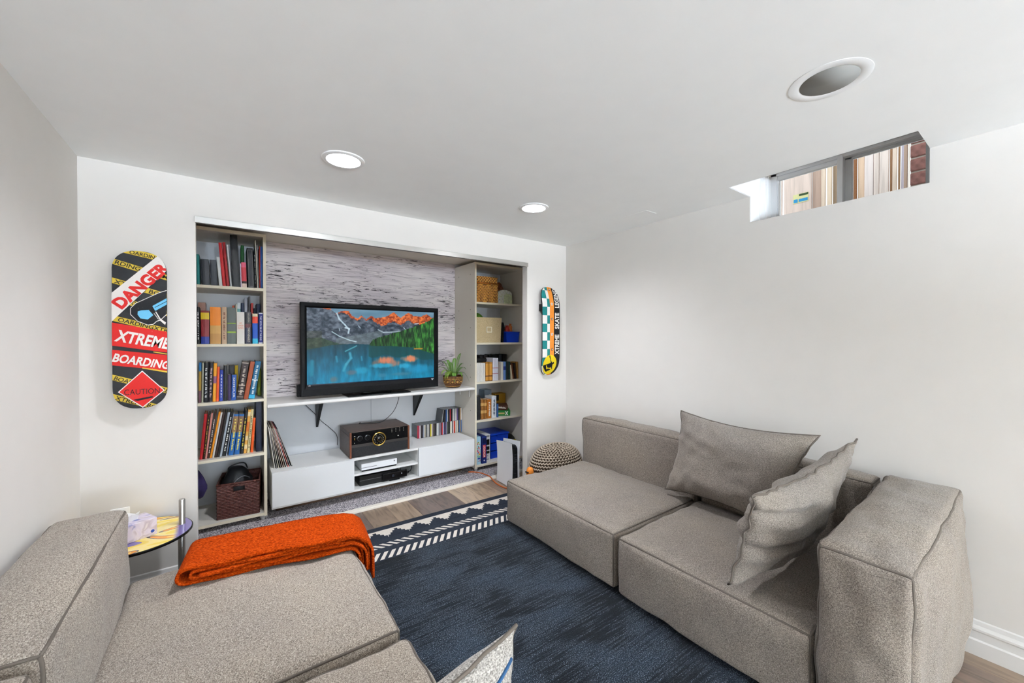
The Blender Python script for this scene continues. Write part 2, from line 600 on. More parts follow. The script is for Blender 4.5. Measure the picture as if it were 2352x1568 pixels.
# two globe fill lights added behind the camera for soft general light
M_BLK = mat('black_metal', '#1c1c1c', 0.4, 0.3)
M_GLOBE = emission('fill_glow', '#dfeeff', GLOBE_STRENGTH)
for gx_, gy_, side in ((-0.2, -5.6, 'left'), (0.75, -5.8, 'right')):
    fl_t = thing('fill_globe', 'globe fill light added behind the camera on the %s' % side, 'fill light', (gx_, gy_, 0))
    MB().lathe([(0.0001, 0), (0.13, 0), (0.13, 0.012), (0.02, 0.025), (0.0001, 0.025)], 32).build('base', M_BLK, fl_t, smooth=True, angle=30)
    MB().tube([(0, 0, 0.02), (0, 0, 1.12)], 0.012, 12).build('pole', M_BLK, fl_t, smooth=True, angle=50)
    MB().lathe([(max(0.0001, 0.16 * math.sin(PI * k / 8)), 1.28 - 0.16 * math.cos(PI * k / 8)) for k in range(9)], 14, cap=False).build('globe', M_GLOBE, fl_t, smooth=True)

M_UP = emission('fill_uplight', '#dfeeff', UPLIGHT_STRENGTH)  # glow of two unseen bowl lights, added to brighten the ceiling
for gx_, gy_, side in ((-0.2, -4.8, 'left'), (0.7, -5.2, 'right')):
    fl_t = thing('fill_uplighter', 'bowl fill light added behind the camera on the %s' % side, 'fill light', (gx_, gy_, 0))
    MB().lathe([(0.0001, 0), (0.13, 0), (0.13, 0.012), (0.02, 0.025), (0.0001, 0.025)], 32).build('base', M_BLK, fl_t, smooth=True, angle=30)
    MB().tube([(0, 0, 0.02), (0, 0, 0.97)], 0.012, 12).build('pole', M_BLK, fl_t, smooth=True, angle=50)
    MB().lathe([(0.012, 0.95), (0.07, 0.97), (0.14, 1.02), (0.165, 1.06), (0.158, 1.06), (0.134, 1.025), (0.066, 0.978), (0.012, 0.962)], 40, close=True).build('shade', mat('white_shade', '#e8e4da', 0.5), fl_t, smooth=True)
    MB().lathe([(0.0001, 1.045), (0.145, 1.043)], 12, cap=False).build('diffuser', M_UP, fl_t)

# ------------------------------------------------------------------ outside the window: fence boards and brick
FX = 3.25
def board_mat(name, col):
    m = bpy.data.materials.new(name)
    t = NT(m)
    nz = t.n('ShaderNodeTexNoise', i_Scale=1.0, i_Detail=5.0, i_Distortion=0.8)
    t.l(t.coords((8, 60, 3)), nz.inputs['Vector'])
    c = hexc(col)
    c = (c[0], c[1] * 0.97, c[2] * 1.05, 1)
    t.l(t.ramp(nz.outputs['Fac'], [(0.3, tuple(x * 0.78 for x in c[:3]) + (1,)), (0.6, c)]), t.b.inputs['Base Color'])
    t.b.inputs['Roughness'].default_value = 0.85
    return m
fence = thing('fence', 'pale wooden board fence seen through the basement window', 'fence', (FX, 0, 1.55))
def board(y1, y0, col, dx=0.0, th=0.02):
    MB().rbox((dx, y0 + 0.001, 0.0), (dx + th, y1 - 0.001, 1.6), 0.002, 1).build('board', board_mat('fence_wood', col), fence)
for a, b, c, dx in ((1.237, 1.18, '#d8c8b8', 0), (1.169, 1.002, '#d2bfae', 0), (1.002, 0.95, '#b39a86', 0.012), (0.95, 0.926, '#d8c4aa', 0), (0.926, 0.917, '#8a7a62', 0.03), (0.917, 0.891, '#dcc8aa', 0), (0.891, 0.851, '#9a8468', 0.02), (0.851, 0.78, '#d8cdb8', 0.03), (0.78, 0.763, '#8a5a34', 0.0), (0.761, 0.727, '#dcc0a0', 0.01), (0.727, 0.683, '#e2d6ca', 0), (0.683, 0.657, '#dccdbd', 0.0), (0.657, 0.613, '#e0d2c2', 0.0), (0.613, 0.6, '#b08a64', 0.015), (0.598, 0.577, '#e2d0b8', 0.0), (0.577, 0.567, '#a8865f', 0.02), (0.565, 0.549, '#e4e2ec', 0.03), (0.549, 0.532, '#b49c86', 0.0), (0.53, 0.523, '#e6dcc8', 0.0)):
    board(a, b, c, dx)
lab = thing('timber_label', 'small blue and yellow stapled label on the fence board', 'label', (FX - 0.003, 0, 2.262))
yl0, yl1 = 1.11, 1.019
MB().box((0, yl1, 0), (0.002, yl0, 0.062)).build('card', mat('label_card', '#c9c48e', 0.6), lab)
MB().box((-0.001, yl1 + 0.004, 0.006), (0.0, yl0 - 0.034, 0.026)).box((-0.001, yl0 - 0.028, 0.004), (0.0, yl0 - 0.004, 0.028)).build('blue_print', mat('label_blue', '#2a86b8', 0.6), lab)
MB().box((-0.001, yl1 + 0.002, 0.046), (0.0, yl0 - 0.036, 0.060)).build('dark_print', mat('label_dark', '#2e4424', 0.6), lab)
bw = thing('brick_wall', 'dark red rough brick wall at the right edge of the window view', 'brick wall', (FX - 0.10, 0, 1.95))
M_BRICK = mat('red_brick', '#7d5650', 0.95, bump=(60, 0.9), var=(45, 0.35))
yb0, yb1 = 0.505, 0.164
MB().box((0.012, yb1, 0.0), (0.06, yb0, 0.75)).build('mortar', mat('mortar', '#b9aca2', 0.95), bw)
bk = MB().rbox((0, 0, 0), (0.03, 0.195, 0.067), 0.004, 1).build('brick', M_BRICK, bw)
bfirst = True
for r in range(9):
    yy = yb0 - 0.195 - (0.0 if r % 2 else 0.0)
    b = bk if bfirst else bk.copy()
    if not bfirst:
        COL.objects.link(b)
    bfirst = False
    b.location = (0, yy + (0.0), r * 0.078)
    b2 = bk.copy()
    COL.objects.link(b2)
    b2.location = (0, yy - 0.205, r * 0.078)

# ------------------------------------------------------------------ closet wallpaper panel
def wallpaper():
    m = bpy.data.materials.new('peeling_wood_wallpaper')
    t = NT(m)
    n1 = t.n('ShaderNodeTexNoise', i_Scale=1.0, i_Detail=5.0, i_Roughness=0.6)
    t.l(t.coords((1.6, 1, 9)), n1.inputs['Vector'])
    base = t.ramp(n1.outputs['Fac'], [(0.25, '#c4bac3'), (0.45, '#e0d7da'), (0.6, '#eee7e7'), (0.8, '#f4edea')])
    n2 = t.n('ShaderNodeTexNoise', i_Scale=1.0, i_Detail=5.0, i_Roughness=0.68, i_Distortion=0.9)
    t.l(t.coords((11, 1, 95)), n2.inputs['Vector'])
    n3 = t.n('ShaderNodeTexNoise', i_Scale=1.0, i_Detail=2.0)
    t.l(t.coords((2.2, 1, 6.5)), n3.inputs['Vector'])
    ad = t.n('ShaderNodeMath', operation='MULTIPLY_ADD')
    t.l(n3.outputs['Fac'], ad.inputs[0])
    ad.inputs[1].default_value = 0.36
    t.l(n2.outputs['Fac'], ad.inputs[2])
    crack = t.ramp(ad.outputs[0], [(0.555, (0, 0, 0, 1)), (0.60, (1, 1, 1, 1))])
    n4 = t.n('ShaderNodeTexNoise', i_Scale=1.0, i_Detail=4.0)
    t.l(t.coords((5, 1, 120)), n4.inputs['Vector'])
    fine = t.ramp(n4.outputs['Fac'], [(0.36, (0.66, 0.64, 0.66, 1)), (0.48, (1, 1, 1, 1))])
    c = t.mix(1.0, base, fine, 'MULTIPLY')
    cm = t.mix(crack, hexc('#2a252a'), c)
    t.l(cm, t.b.inputs['Base Color'])
    t.b.inputs['Roughness'].default_value = 0.8
    return m
struct(MB().box((0.231, CY - 0.006, 0.838), (1.957, CY - 0.001, 2.092)).build('wall_paper', wallpaper()))
# domed upholstery tacks in the paper, to the left of the television
MT = mat('tack', '#c0b8c0', 0.5)
for i, (x, z) in enumerate(((0.345, 1.255), (0.345, 1.12), (0.38, 1.12), (0.345, 0.98), (0.39, 0.98), (0.33, 1.36), (1.70, 1.24), (1.70, 1.0))):
    o = MB().lathe([(0.0085, 0.0), (0.008, 0.002), (0.005, 0.0042), (0.0001, 0.005)], 12, axis='Y').build('wall_tack', MT, None, (x, CY - 0.0062, z))
    tag(o, 'small domed tack in the grey wood wallpaper beside the television', 'tack', 'tacks in the wallpaper')

# ------------------------------------------------------------------ bookcases
BY = 3.33          # front of the bookcases
BYB = CY - 0.004
def bookcase(name, label, x0, x1, shelves, ztop):
    t = thing(name, label, 'bookcase', (x0, BY, 0))
    w, d = x1 - x0, BYB - BY
    th = 0.018
    for xx, nm in ((0, 'side_panel'), (w - th, 'side_panel')):
        MB().box((xx, 0.0015, 0.042), (xx + th, d, ztop)).build(nm, M_MELAMINE, t)
        MB().box((xx, 0.0, 0.042), (xx + th, 0.0015, ztop)).build('edge_band', M_MELEDGE, t)
    MB().box((th, d - 0.006, 0.05), (w - th, d, ztop - th)).build('back_panel', M_CLOSETW, t)
    for z in shelves:
        MB().box((th, 0.0025, z - 0.019), (w - th, d - 0.006, z)).build('shelf', M_MELAMINE, t)
        MB().box((th, 0.001, z - 0.019), (w - th, 0.0025, z)).build('shelf_edge', M_MELEDGE, t)
    MB().box((th, 0.0015, ztop - 0.022), (w - th, d - 0.006, ztop)).build('top_panel', M_MELAMINE, t)
    MB().box((th, 0.0, ztop - 0.022), (w - th, 0.0015, ztop)).build('edge_band', M_MELEDGE, t)
    ft = MB().lathe([(0.012, 0.010), (0.020, 0.014), (0.022, 0.036), (0.022, 0.042)], 12)
    for xx in (0.025, w - 0.025):
        for yy in (0.03, d - 0.03):
            f = MB().lathe([(0.006, 0.010), (0.012, 0.012), (0.022, 0.036), (0.022, 0.042)], 12).build('foot', mat('clear_plastic', '#cfcfcc', 0.25), t, (xx, yy, 0))
    return t
SH = (1.672, 1.278, 0.885, 0.500, 0.066)
bcl = bookcase('bookcase', 'white bookcase full of books in the left of the closet', -0.37, 0.230, SH, 2.058)
bcr = bookcase('bookcase', 'white bookcase with baskets and games in the right of the closet', 1.958, 2.552, (1.672, 1.272, 0.885, 0.508, 0.070), 2.058)
MD = mat('screw_hole', '#4a4640', 0.8)
mb = MB()
for y in (0.09, 0.33):
    for z in (1.95, 1.60, 1.42, 1.05, 0.93, 0.60):
        mb.lathe([(0.0001, -0.0008), (0.004, -0.0008), (0.004, 0.0)], 8, c=(0, y, z), axis='X')
mb.build('screw_caps', MD, bcr)

# ------------------------------------------------------------------ long shelf for the television
sh = thing('wall_shelf', 'long white shelf carrying the television between the bookcases', 'shelf', (0.232, 3.325, 0.812))
MB().rbox((0, 0, 0), (1.724, CY - 3.325 - 0.008, 0.026), 0.008, 3).build('board', mat('white_shelf', '#f0eeea', 0.35), sh, smooth=True, angle=40)
for bx in (0.395, 1.27):
    br = MB()
    yw = CY - 3.325 - 0.012
    br.add([(bx - 0.016, yw - 0.20, -0.001), (bx + 0.016, yw - 0.20, -0.001), (bx + 0.016, yw, -0.001), (bx - 0.016, yw, -0.001),
            (bx - 0.016, yw - 0.20, -0.022), (bx + 0.016, yw - 0.20, -0.022), (bx + 0.009, yw - 0.005, -0.25), (bx - 0.009, yw - 0.005, -0.25),
            (bx + 0.009, yw, -0.26), (bx - 0.009, yw, -0.26)],
           [(0, 1, 2, 3), (0, 4, 5, 1), (4, 7, 6, 5), (7, 9, 8, 6), (9, 3, 2, 8), (0, 3, 9, 7, 4), (1, 5, 6, 8, 2)])
    br.build('bracket', mat('black_bracket', '#121212', 0.45), sh)
for by in (0.10, 0.30):
    MB().rbox((1.712, by - 0.008, -0.075), (1.7225, by + 0.008, -0.001), 0.002).build('support_clip', mat('clip_white', '#dad8d2', 0.5), sh)

# ------------------------------------------------------------------ television
tv = thing('television', 'flat black television on the long white shelf showing a mountain lake', 'television', (0.460, 3.42, 0.838))
TW, TZ0, TZ1 = 1.154, 0.024, 0.759
M_TVB = mat('tv_gloss_black', '#0b0b0c', 0.25, spec=0.2)
M_TVM = mat('tv_matt_black', '#0b0b0c', 0.55, spec=0.12)
SX0, SX1, SZ0, SZ1 = 0.044, 1.111, 0.116, 0.718
bz = MB()
def frame_quad(o0, o1, o2, o3, i0, i1, i2, i3, yo, yi):
    bz.add([(o0, yo, o1), (o2, yo, o1), (o2, yo, o3), (o0, yo, o3), (i0, yi, i1), (i2, yi, i1), (i2, yi, i3), (i0, yi, i3)],
           [(0, 1, 5, 4), (1, 2, 6, 5), (2, 3, 7, 6), (3, 0, 4, 7)])
frame_quad(0.0, TZ0, TW, TZ1, 0.004, TZ0 + 0.004, TW - 0.004, TZ1 - 0.004, 0.006, 0.0)
frame_quad(0.004, TZ0 + 0.004, TW - 0.004, TZ1 - 0.004, 0.028, TZ0 + 0.052, TW - 0.028, TZ1 - 0.028, 0.0, -0.002)
frame_quad(0.028, TZ0 + 0.052, TW - 0.028, TZ1 - 0.028, SX0, SZ0 - 0.008, SX1, SZ1, -0.002, 0.010)
bz.box((0.0, 0.006, TZ0), (0.02, 0.05, TZ1)).box((TW - 0.02, 0.006, TZ0), (TW, 0.05, TZ1)).box((0, 0.006, TZ1 - 0.02), (TW, 0.05, TZ1)).box((0, 0.006, TZ0), (TW, 0.05, TZ0 + 0.02))
bz.build('bezel', M_TVM, tv)
MB().rbox((0.02, 0.03, TZ0 + 0.02), (TW - 0.02, 0.075, TZ1 - 0.02), 0.01).rbox((0.22, 0.07, 0.10), (TW - 0.22, 0.115, 0.60), 0.02).build('back_housing', M_TVM, tv)
MB().box((SX0 - 0.004, 0.0095, SZ0 - 0.034), (SX1 + 0.004, 0.013, SZ0 + 0.001)).build('lower_strip', mat('tv_strip', '#131a2a', 0.12), tv)
# stand
MB().rbox((0.33, -0.065, 0.0), (0.86, 0.155, 0.010), 0.006).build('stand_base', M_TVB, tv)
MB().rbox((0.47, 0.035, 0.008), (0.72, 0.085, 0.08), 0.006).build('stand_neck', M_TVB, tv)
MB().rbox((-0.018, 0.05, 0.02), (0.03, 0.10, 0.115), 0.004).build('side_connector', M_TVM, tv)
lettering('VIZIO', (0.545, 0.0090, 0.0905), (1, 0, 0), (0, 0, 1), 0.045, 0.011, mat('logo_amber', '#d89a4a', 0.4, emit=0.6), tv, 'logo')
MB().add([(1.075, -0.0024, 0.105), (1.105, -0.0024, 0.105), (1.09, -0.0024, 0.088)], [(0, 1, 2)]).build('badge', mat('logo_grey', '#b8b8bc', 0.4), tv)
MB().lathe([(0.0001, 0), (0.010, 0.0), (0.010, 0.001), (0.0001, 0.001)], 20, c=(0.062, 0.009, 0.099), axis='Y').build('emblem', mat('logo_grey', '#b8b8bc', 0.4), tv)
# ---- the picture: a grid of coloured cells
def picture():
    W, Hh = 336, 192
    s = (np.arange(W) + 0.5) / W
    tt = (np.arange(Hh) + 0.5) / Hh
    S, T = np.meshgrid(s, tt)
    rng = np.random.default_rng(3)
    def vnoise(fx, fy, seed):
        r = np.random.default_rng(seed)
        g = r.random((int(fy) + 3, int(fx) + 3))
        x, y = S * fx, T * fy
        xi, yi = x.astype(int), y.astype(int)
        xf, yf = x - xi, y - yi
        xf, yf = xf * xf * (3 - 2 * xf), yf * yf * (3 - 2 * yf)
        a = g[yi, xi] * (1 - xf) + g[yi, xi + 1] * xf
        b = g[yi + 1, xi] * (1 - xf) + g[yi + 1, xi + 1] * xf
        return a * (1 - yf) + b * yf
    def fbm(fx, fy, seed, o=4):
        r, amp, tot = 0, 1.0, 0
        for i in range(o):
            r = r + vnoise(fx * 2 ** i, fy * 2 ** i, seed + i) * amp
            tot += amp
            amp *= 0.55
        return r / tot
    def C(h):
        h = h.lstrip('#')
        return np.array([int(h[i:i + 2], 16) / 255.0 for i in (0, 2, 4)])
    def uv(pts):
        # measured on the screen; top edge and bottom edge slope with the perspective
        out = []
        for u, v in pts:
            f = (u - 150) / 1840.0
            top, bot = 165 + 70 * f, 1285 - 115 * f
            out.append((f, (v - top) / (bot - top)))
        return out
    def line(pts):
        p = uv(pts)
        return np.interp(s, [a for a, b in p], [b for a, b in p])
    sky = line([(150, 100), (430, 150), (470, 215), (520, 250), (590, 208), (690, 215), (730, 285), (800, 322), (860, 280), (930, 332), (1000, 275), (1050, 320), (1200, 300), (1340, 230), (1440, 312), (1560, 236), (1640, 280), (1760, 297), (1860, 256), (1960, 312), (1990, 300)])
    sky = sky + (fbm(60, 2, 5)[0] - 0.5) * 0.022
    hill = line([(150, 1400), (960, 1400), (972, 705), (1000, 655), (1060, 612), (1300, 545), (1500, 488), (1700, 430), (1850, 378), (1990, 305)]) + (fbm(90, 1, 9)[0] - 0.5) * 0.03
    shore = line([(150, 778), (300, 745), (450, 712), (750, 688), (960, 700), (1000, 722), (1300, 722), (1650, 745), (1800, 790), (1990, 832)])
    leftslope = line([(150, 610), (330, 600), (420, 640), (560, 690), (800, 700), (1990, 900)])
    img = np.zeros((Hh, W, 3))
    cl = fbm(5, 9, 21)[..., None]
    img[:] = C('#3f6b86') * (1 - cl) + C('#7f9db0') * cl
    rock = np.clip((fbm(38, 32, 31, 5)[..., None] - 0.5) * 2.2 + 0.45, 0, 1)
    rockc = C('#1f2a38') * (1 - rock) + C('#6a7482') * rock
    msk = T > sky[None, :]
    img[msk] = rockc[msk]
    # sunlit summits
    d = T - sky[None, :]
    lim = 0.115 * np.clip((S - 0.42) * 8, 0, 1) + 0.05 * np.exp(-((S - 0.29) / 0.05) ** 2) + 0.03 * np.exp(-((S - 0.39) / 0.03) ** 2) + 0.05 * np.exp(-((S - 0.13) / 0.03) ** 2)
    lim = lim + (fbm(40, 12, 41) - 0.5) * 0.06
    sun = msk & (d < lim) & (lim > 0.012)
    oc = np.clip((fbm(70, 50, 51)[..., None] - 0.5) * 2.2 + 0.45, 0, 1)
    sc = C('#7c2c14') * (1 - oc) + C('#f0803e') * oc
    img[sun] = sc[sun]
    # scree and snow
    scree = msk & (T > 0.36 + (0.33 - S) * 0.35) & (S < 0.55) & (S > 0.2) & (T < 0.52)
    img[scree] = img[scree] * 0.45 + C('#6f7d80') * 0.55
    def streak(pts, w, col):
        p = uv(pts)
        for (a, b), (c, e) in zip(p[:-1], p[1:]):
            L = np.array([c - a, e - b])
            q = np.clip(((S - a) * L[0] + (T - b) * L[1]) / (L @ L), 0, 1)
            dist = np.hypot((S - a - q * L[0]) * 1.78, T - b - q * L[1])
            k = np.clip(1 - dist / w, 0, 1)[..., None] ** 0.5
            img[:] = img * (1 - k) + C(col) * k
    streak([(530, 250), (560, 330), (640, 420), (690, 480), (680, 535)], 0.014, '#b8d0dc')
    streak([(640, 455), (690, 470)], 0.016, '#c2d6e0')
    streak([(465, 515), (560, 580), (700, 640), (785, 660)], 0.009, '#b8d4da')
    streak([(1100, 485), (1180, 525), (1300, 520), (1440, 505)], 0.010, '#a8bcc4')
    streak([(1490, 455), (1530, 495), (1600, 470)], 0.009, '#b4c4cc')
    streak([(1670, 400), (1730, 392)], 0.010, '#c4ccd4')
    streak([(820, 430), (845, 460)], 0.008, '#a8bcc8')
    streak([(560, 470), (565, 500)], 0.008, '#a8bcc8')
    lf = msk & (T > leftslope[None, :])
    g0 = fbm(50, 30, 61)[..., None]
    gl = C('#14261e') * (1 - g0) + C('#3c5a40') * g0
    img[lf] = gl[lf]
    dk = msk & (S < 0.10) & (T > 0.30) & (T < 0.52)
    img[dk] = (img * 0.5 + C('#3a4030') * fbm(30, 30, 65)[..., None] * 0.9)[dk]
    # forest
    tree = np.clip((fbm(120, 14, 71)[..., None] - 0.5) * 2.0 + 0.38, 0, 1)
    fc = C('#0c2410') * (1 - tree) + C('#3f8a34') * tree
    fr = T > hill[None, :]
    img[fr] = (fc * (0.6 + 0.75 * S[..., None] ** 2))[fr]
    # water
    wat = T > shore[None, :]
    dep = np.clip((T - shore[None, :]) / (1 - shore[None, :]), 0, 1)[..., None]
    stre = fbm(36, 5, 81)[..., None]
    wc = (C('#07485a') * (1 - dep) + C('#0f86ae') * dep) * (0.62 + 0.64 * stre)
    img[wat] = wc[wat]
    mir = np.clip(2 * shore[None, :] - T, 0, 1)
    drk = wat & (S > 0.44) & (dep[..., 0] < 0.30 + 0.10 * np.sin(S * 30) * 0.4)
    img[drk] = (img * 0.35 + C('#0c4c48') * 0.6)[drk]
    def blob(u, v, ru, rv, col, a, seed):
        (f, g), = uv([(u, v)])
        q = ((S - f) / ru) ** 2 + ((T - g) / rv) ** 2 + (fbm(60, 6, seed) - 0.5) * 1.2
        k = (np.clip(1.2 - q, 0, 1) * a * wat)[..., None]
        img[:] = img * (1 - k) + C(col) * k
    blob(1210, 930, 0.08, 0.06, '#e0805c', 0.9, 91)
    blob(1330, 975, 0.06, 0.05, '#c8785c', 0.7, 92)
    blob(1590, 905, 0.075, 0.055, '#e8865c', 0.9, 93)
    blob(1050, 980, 0.03, 0.05, '#b06a54', 0.6, 94)
    blob(1150, 1010, 0.10, 0.035, '#2aa4cc', 0.8, 95)
    blob(1500, 1010, 0.06, 0.04, '#2aa6d0', 0.8, 96)
    blob(870, 1080, 0.06, 0.05, '#26a0c6', 0.7, 97)
    blob(1750, 1050, 0.12, 0.07, '#1f98c8', 0.7, 98)
    blob(720, 1110, 0.04, 0.04, '#6f6a74', 0.7, 99)
    blob(1440, 1130, 0.10, 0.03, '#4a7c92', 0.7, 100)
    blob(490, 1210, 0.03, 0.05, '#8a6a62', 0.6, 101)
    blob(1150, 1150, 0.05, 0.03, '#4a84a0', 0.6, 102)
    streak([(790, 722), (640, 800)], 0.012, '#4aa0ac')
    streak([(700, 830), (715, 900), (650, 990), (615, 1080)], 0.022, '#3a9ab4')
    streak([(520, 880), (530, 950)], 0.018, '#2a88a4')
    streak([(860, 880), (865, 930)], 0.014, '#2a88a4')
    streak([(215, 950), (205, 1140)], 0.03, '#17809a')
    streak([(1660, 762), (1790, 758)], 0.012, '#c88a2a')
    mb = MB()
    cols = np.clip(img, 0, 1)
    lin = np.where(cols <= 0.04045, cols / 12.92, ((cols + 0.055) / 1.055) ** 2.4)
    xs = np.linspace(SX0, SX1, W + 1)
    zs = np.linspace(SZ1, SZ0, Hh + 1)
    X, Zz = np.meshgrid(xs, zs)
    co = np.stack([X, np.full_like(X, 0.0088), Zz], -1).reshape(-1, 3)
    i = np.arange(Hh)[:, None] * (W + 1) + np.arange(W)[None, :]
    q = np.stack([i, i + W + 1, i + W + 2, i + 1], -1).reshape(-1, 4)
    me = bpy.data.meshes.new('screen')
    me.vertices.add(len(co))
    me.vertices.foreach_set('co', co.ravel())
    me.loops.add(q.size)
    me.loops.foreach_set('vertex_index', q.ravel())
    me.polygons.add(len(q))
    me.polygons.foreach_set('loop_start', np.arange(len(q)) * 4)
    me.update(calc_edges=True)
    ca = me.color_attributes.new('picture', 'FLOAT_COLOR', 'CORNER')
    rgba = np.concatenate([lin.reshape(-1, 3), np.ones((W * Hh, 1))], 1)
    ca.data.foreach_set('color', np.repeat(rgba, 4, axis=0).astype(np.float32).ravel())
    m = bpy.data.materials.new('screen_picture')
    t = NT(m)
    at = t.n('ShaderNodeAttribute', attribute_name='picture')
    t.b.inputs['Base Color'].default_value = (0.01, 0.01, 0.01, 1)
    t.b.inputs['Roughness'].default_value = 0.3
    t.b.inputs['Specular IOR Level'].default_value = 0.06
    t.l(at.outputs['Color'], t.b.inputs['Emission Color'])
    t.b.inputs['Emission Strength'].default_value = SCREEN_STRENGTH
    m.cycles.emission_sampling = 'NONE'
    me.materials.append(m)
    link('screen', me, tv)
picture()

# ------------------------------------------------------------------ media console
M_CON = mat('console_white', '#eeeeec', 0.4)
co = thing('media_console', 'low white media console with two doors and open middle shelves', 'console', (0.255, 3.30, 0.0))
CW, CD_, CZ0, CZ1 = 1.67, 0.40, 0.085, 0.352
A0, A1 = 0.565, 1.105
MB().box((0, 0.018, CZ1 - 0.018), (CW, CD_, CZ1)).box((0, 0.0, CZ1 - 0.018), (CW, 0.018, CZ1)).build('top_panel', M_CON, co)
MB().box((0, 0.0, CZ0), (CW, CD_, CZ0 + 0.016)).build('bottom_panel', M_CON, co)
for xx in (0.0, A0 - 0.016, A1, CW - 0.016):
    MB().box((xx, 0.019, CZ0 + 0.016), (xx + 0.016, CD_, CZ1 - 0.018)).build('divider', M_CON, co)
MB().box((0.016, CD_ - 0.006, CZ0 + 0.016), (CW - 0.016, CD_, CZ1 - 0.018)).build('back_panel', M_CON, co)
MB().box((A0, 0.004, 0.208), (A1, CD_ - 0.006, 0.224)).build('shelf', M_CON, co)
for x0, x1 in ((0.0, A0), (A1, CW)):
    MB().rbox((x0 + 0.001, -0.018, CZ0 + 0.017), (x1 - 0.001, 0.0, CZ1 - 0.001), 0.0012, 1).build('door', mat('door_white', '#e9ebec', 0.35), co)
MB().box((0.04, 0.16, 0.010), (CW - 0.04, CD_ - 0.02, CZ0)).build('plinth', mat('brown_plinth', '#5c4634', 0.7), co)
mb = MB()
for yy, zz in ((0.06, 0.15), (0.06, 0.19), (0.06, 0.28), (0.2, 0.15), (0.2, 0.28)):
    mb.lathe([(0.0001, -0.0008), (0.003, -0.0008), (0.003, 0.0)], 8, c=(0, yy, zz), axis='X')
mb.build('screw_caps', mat('cap_grey', '#b8b8b4', 0.5), co)
# ------------------------------------------------------------------ record player on the console
rp = thing('record_player', 'dark wood retro record player and radio with a round gold dial', 'record player', (0.79, 3.315, 0.3525))
RW, RD, RH = 0.497, 0.335, 0.208
def walnut(name, a, b):
    m = bpy.data.materials.new(name)
    t = NT(m)
    nz = t.n('ShaderNodeTexNoise', i_Scale=1.0, i_Detail=5.0, i_Distortion=0.6)
    t.l(t.coords((3, 70, 70)), nz.inputs['Vector'])
    t.l(t.ramp(nz.outputs['Fac'], [(0.3, a), (0.7, b)]), t.b.inputs['Base Color'])
    t.b.inputs['Roughness'].default_value = 0.45
    return m
M_WAL = walnut('dark_walnut', '#33251f', '#5a4236')
MB().rbox((0, 0.004, 0.004), (RW, RD, RH - 0.032), 0.003).build('cabinet', M_WAL, rp)
MB().rbox((0, 0.004, RH - 0.031), (RW, RD, RH), 0.004).build('lid', M_WAL, rp)
for px_ in (0.0, RW - 0.016):
    MB().rbox((px_, -0.006, 0.0), (px_ + 0.016, 0.006, RH - 0.002), 0.003).build('corner_post', mat('brown_post', '#6a3d28', 0.4), rp)
MB().rbox((0.016, -0.002, 0.105), (RW - 0.016, 0.006, RH - 0.004), 0.002).build('control_panel', mat('panel_gloss', '#0d0d0e', 0.15), rp)
def cloth():
    m = bpy.data.materials.new('speaker_cloth')
    t = NT(m)
    nz = t.n('ShaderNodeTexNoise', i_Scale=500.0, i_Detail=1.0)
    t.l(t.coords(), nz.inputs['Vector'])
    t.l(t.ramp(nz.outputs['Fac'], [(0.35, '#0e0e0f'), (0.65, '#2a2a2c')]), t.b.inputs['Base Color'])
    t.b.inputs['Roughness'].default_value = 0.95
    return m
MB().rbox((0.016, -0.003, 0.006), (RW - 0.016, 0.006, 0.083), 0.002).build('speaker_grille', cloth(), rp)
MB().rbox((0.016, -0.003, 0.083), (RW - 0.016, 0.006, 0.105), 0.002).build('trim_band', mat('dark_taupe', '#34302e', 0.6), rp)
M_GOLD = mat('polished_gold', '#d8b45a', 0.22, 1.0)
M_CHR = mat('chrome', '#cfd0d2', 0.18, 1.0)
DX, DZ = 0.232, 0.128
dl = MB().lathe([(0.052, 0.0), (0.056, 0.004), (0.056, 0.011), (0.052, 0.014), (0.047, 0.011), (0.047, 0.003)], 48, c=(DX, -0.002, DZ), axis='Y', close=True).build('tuning_dial', M_GOLD, rp, smooth=True, angle=50)
MB().lathe([(0.0001, 0.004), (0.047, 0.004)], 40, c=(DX, -0.002, DZ), axis='Y', cap=False).build('dial_face', mat('dial_black', '#101010', 0.2), dl)
MB().lathe([(0.022, 0.004), (0.022, 0.018), (0.018, 0.021), (0.0001, 0.021)], 32, c=(DX, -0.002, DZ), axis='Y').build('dial_knob', mat('knob_black', '#151515', 0.2), dl, smooth=True, angle=40)
MB().lathe([(0.017, 0.0212), (0.020, 0.0212), (0.020, 0.0225), (0.017, 0.0225)], 32, c=(DX, -0.002, DZ), axis='Y', close=True).build('knob_ring', M_GOLD, dl)
mk = MB()
for i in range(14):
    a = PI * (0.15 + 1.7 * i / 13) + PI * 0.5 + 0.23
    mk.box((DX + 0.036 * math.cos(a) - 0.0018, -0.0072, DZ + 0.036 * math.sin(a) - 0.0018), (DX + 0.036 * math.cos(a) + 0.0018, -0.0064, DZ + 0.036 * math.sin(a) + 0.0018))
mk.build('dial_marks', mat('ivory_marks', '#e8dcb8', 0.5), dl)
for kx in (0.080, 0.140):
    kn = MB().lathe([(0.019, 0.0), (0.019, 0.012), (0.016, 0.016), (0.0001, 0.016)], 28, c=(kx, -0.002, 0.152), axis='Y').build('knob', mat('knob_black', '#151515', 0.2), rp, smooth=True, angle=40)
    MB().lathe([(0.0185, 0.0), (0.0215, 0.0), (0.0215, 0.006), (0.0185, 0.006)], 28, c=(kx, -0.002, 0.152), axis='Y', close=True).build('knob_ring', M_CHR, kn)
lv = MB().rbox((0.034, -0.008, 0.145), (0.042, -0.002, 0.160), 0.002).build('switch', M_GOLD, rp)
mk = MB()
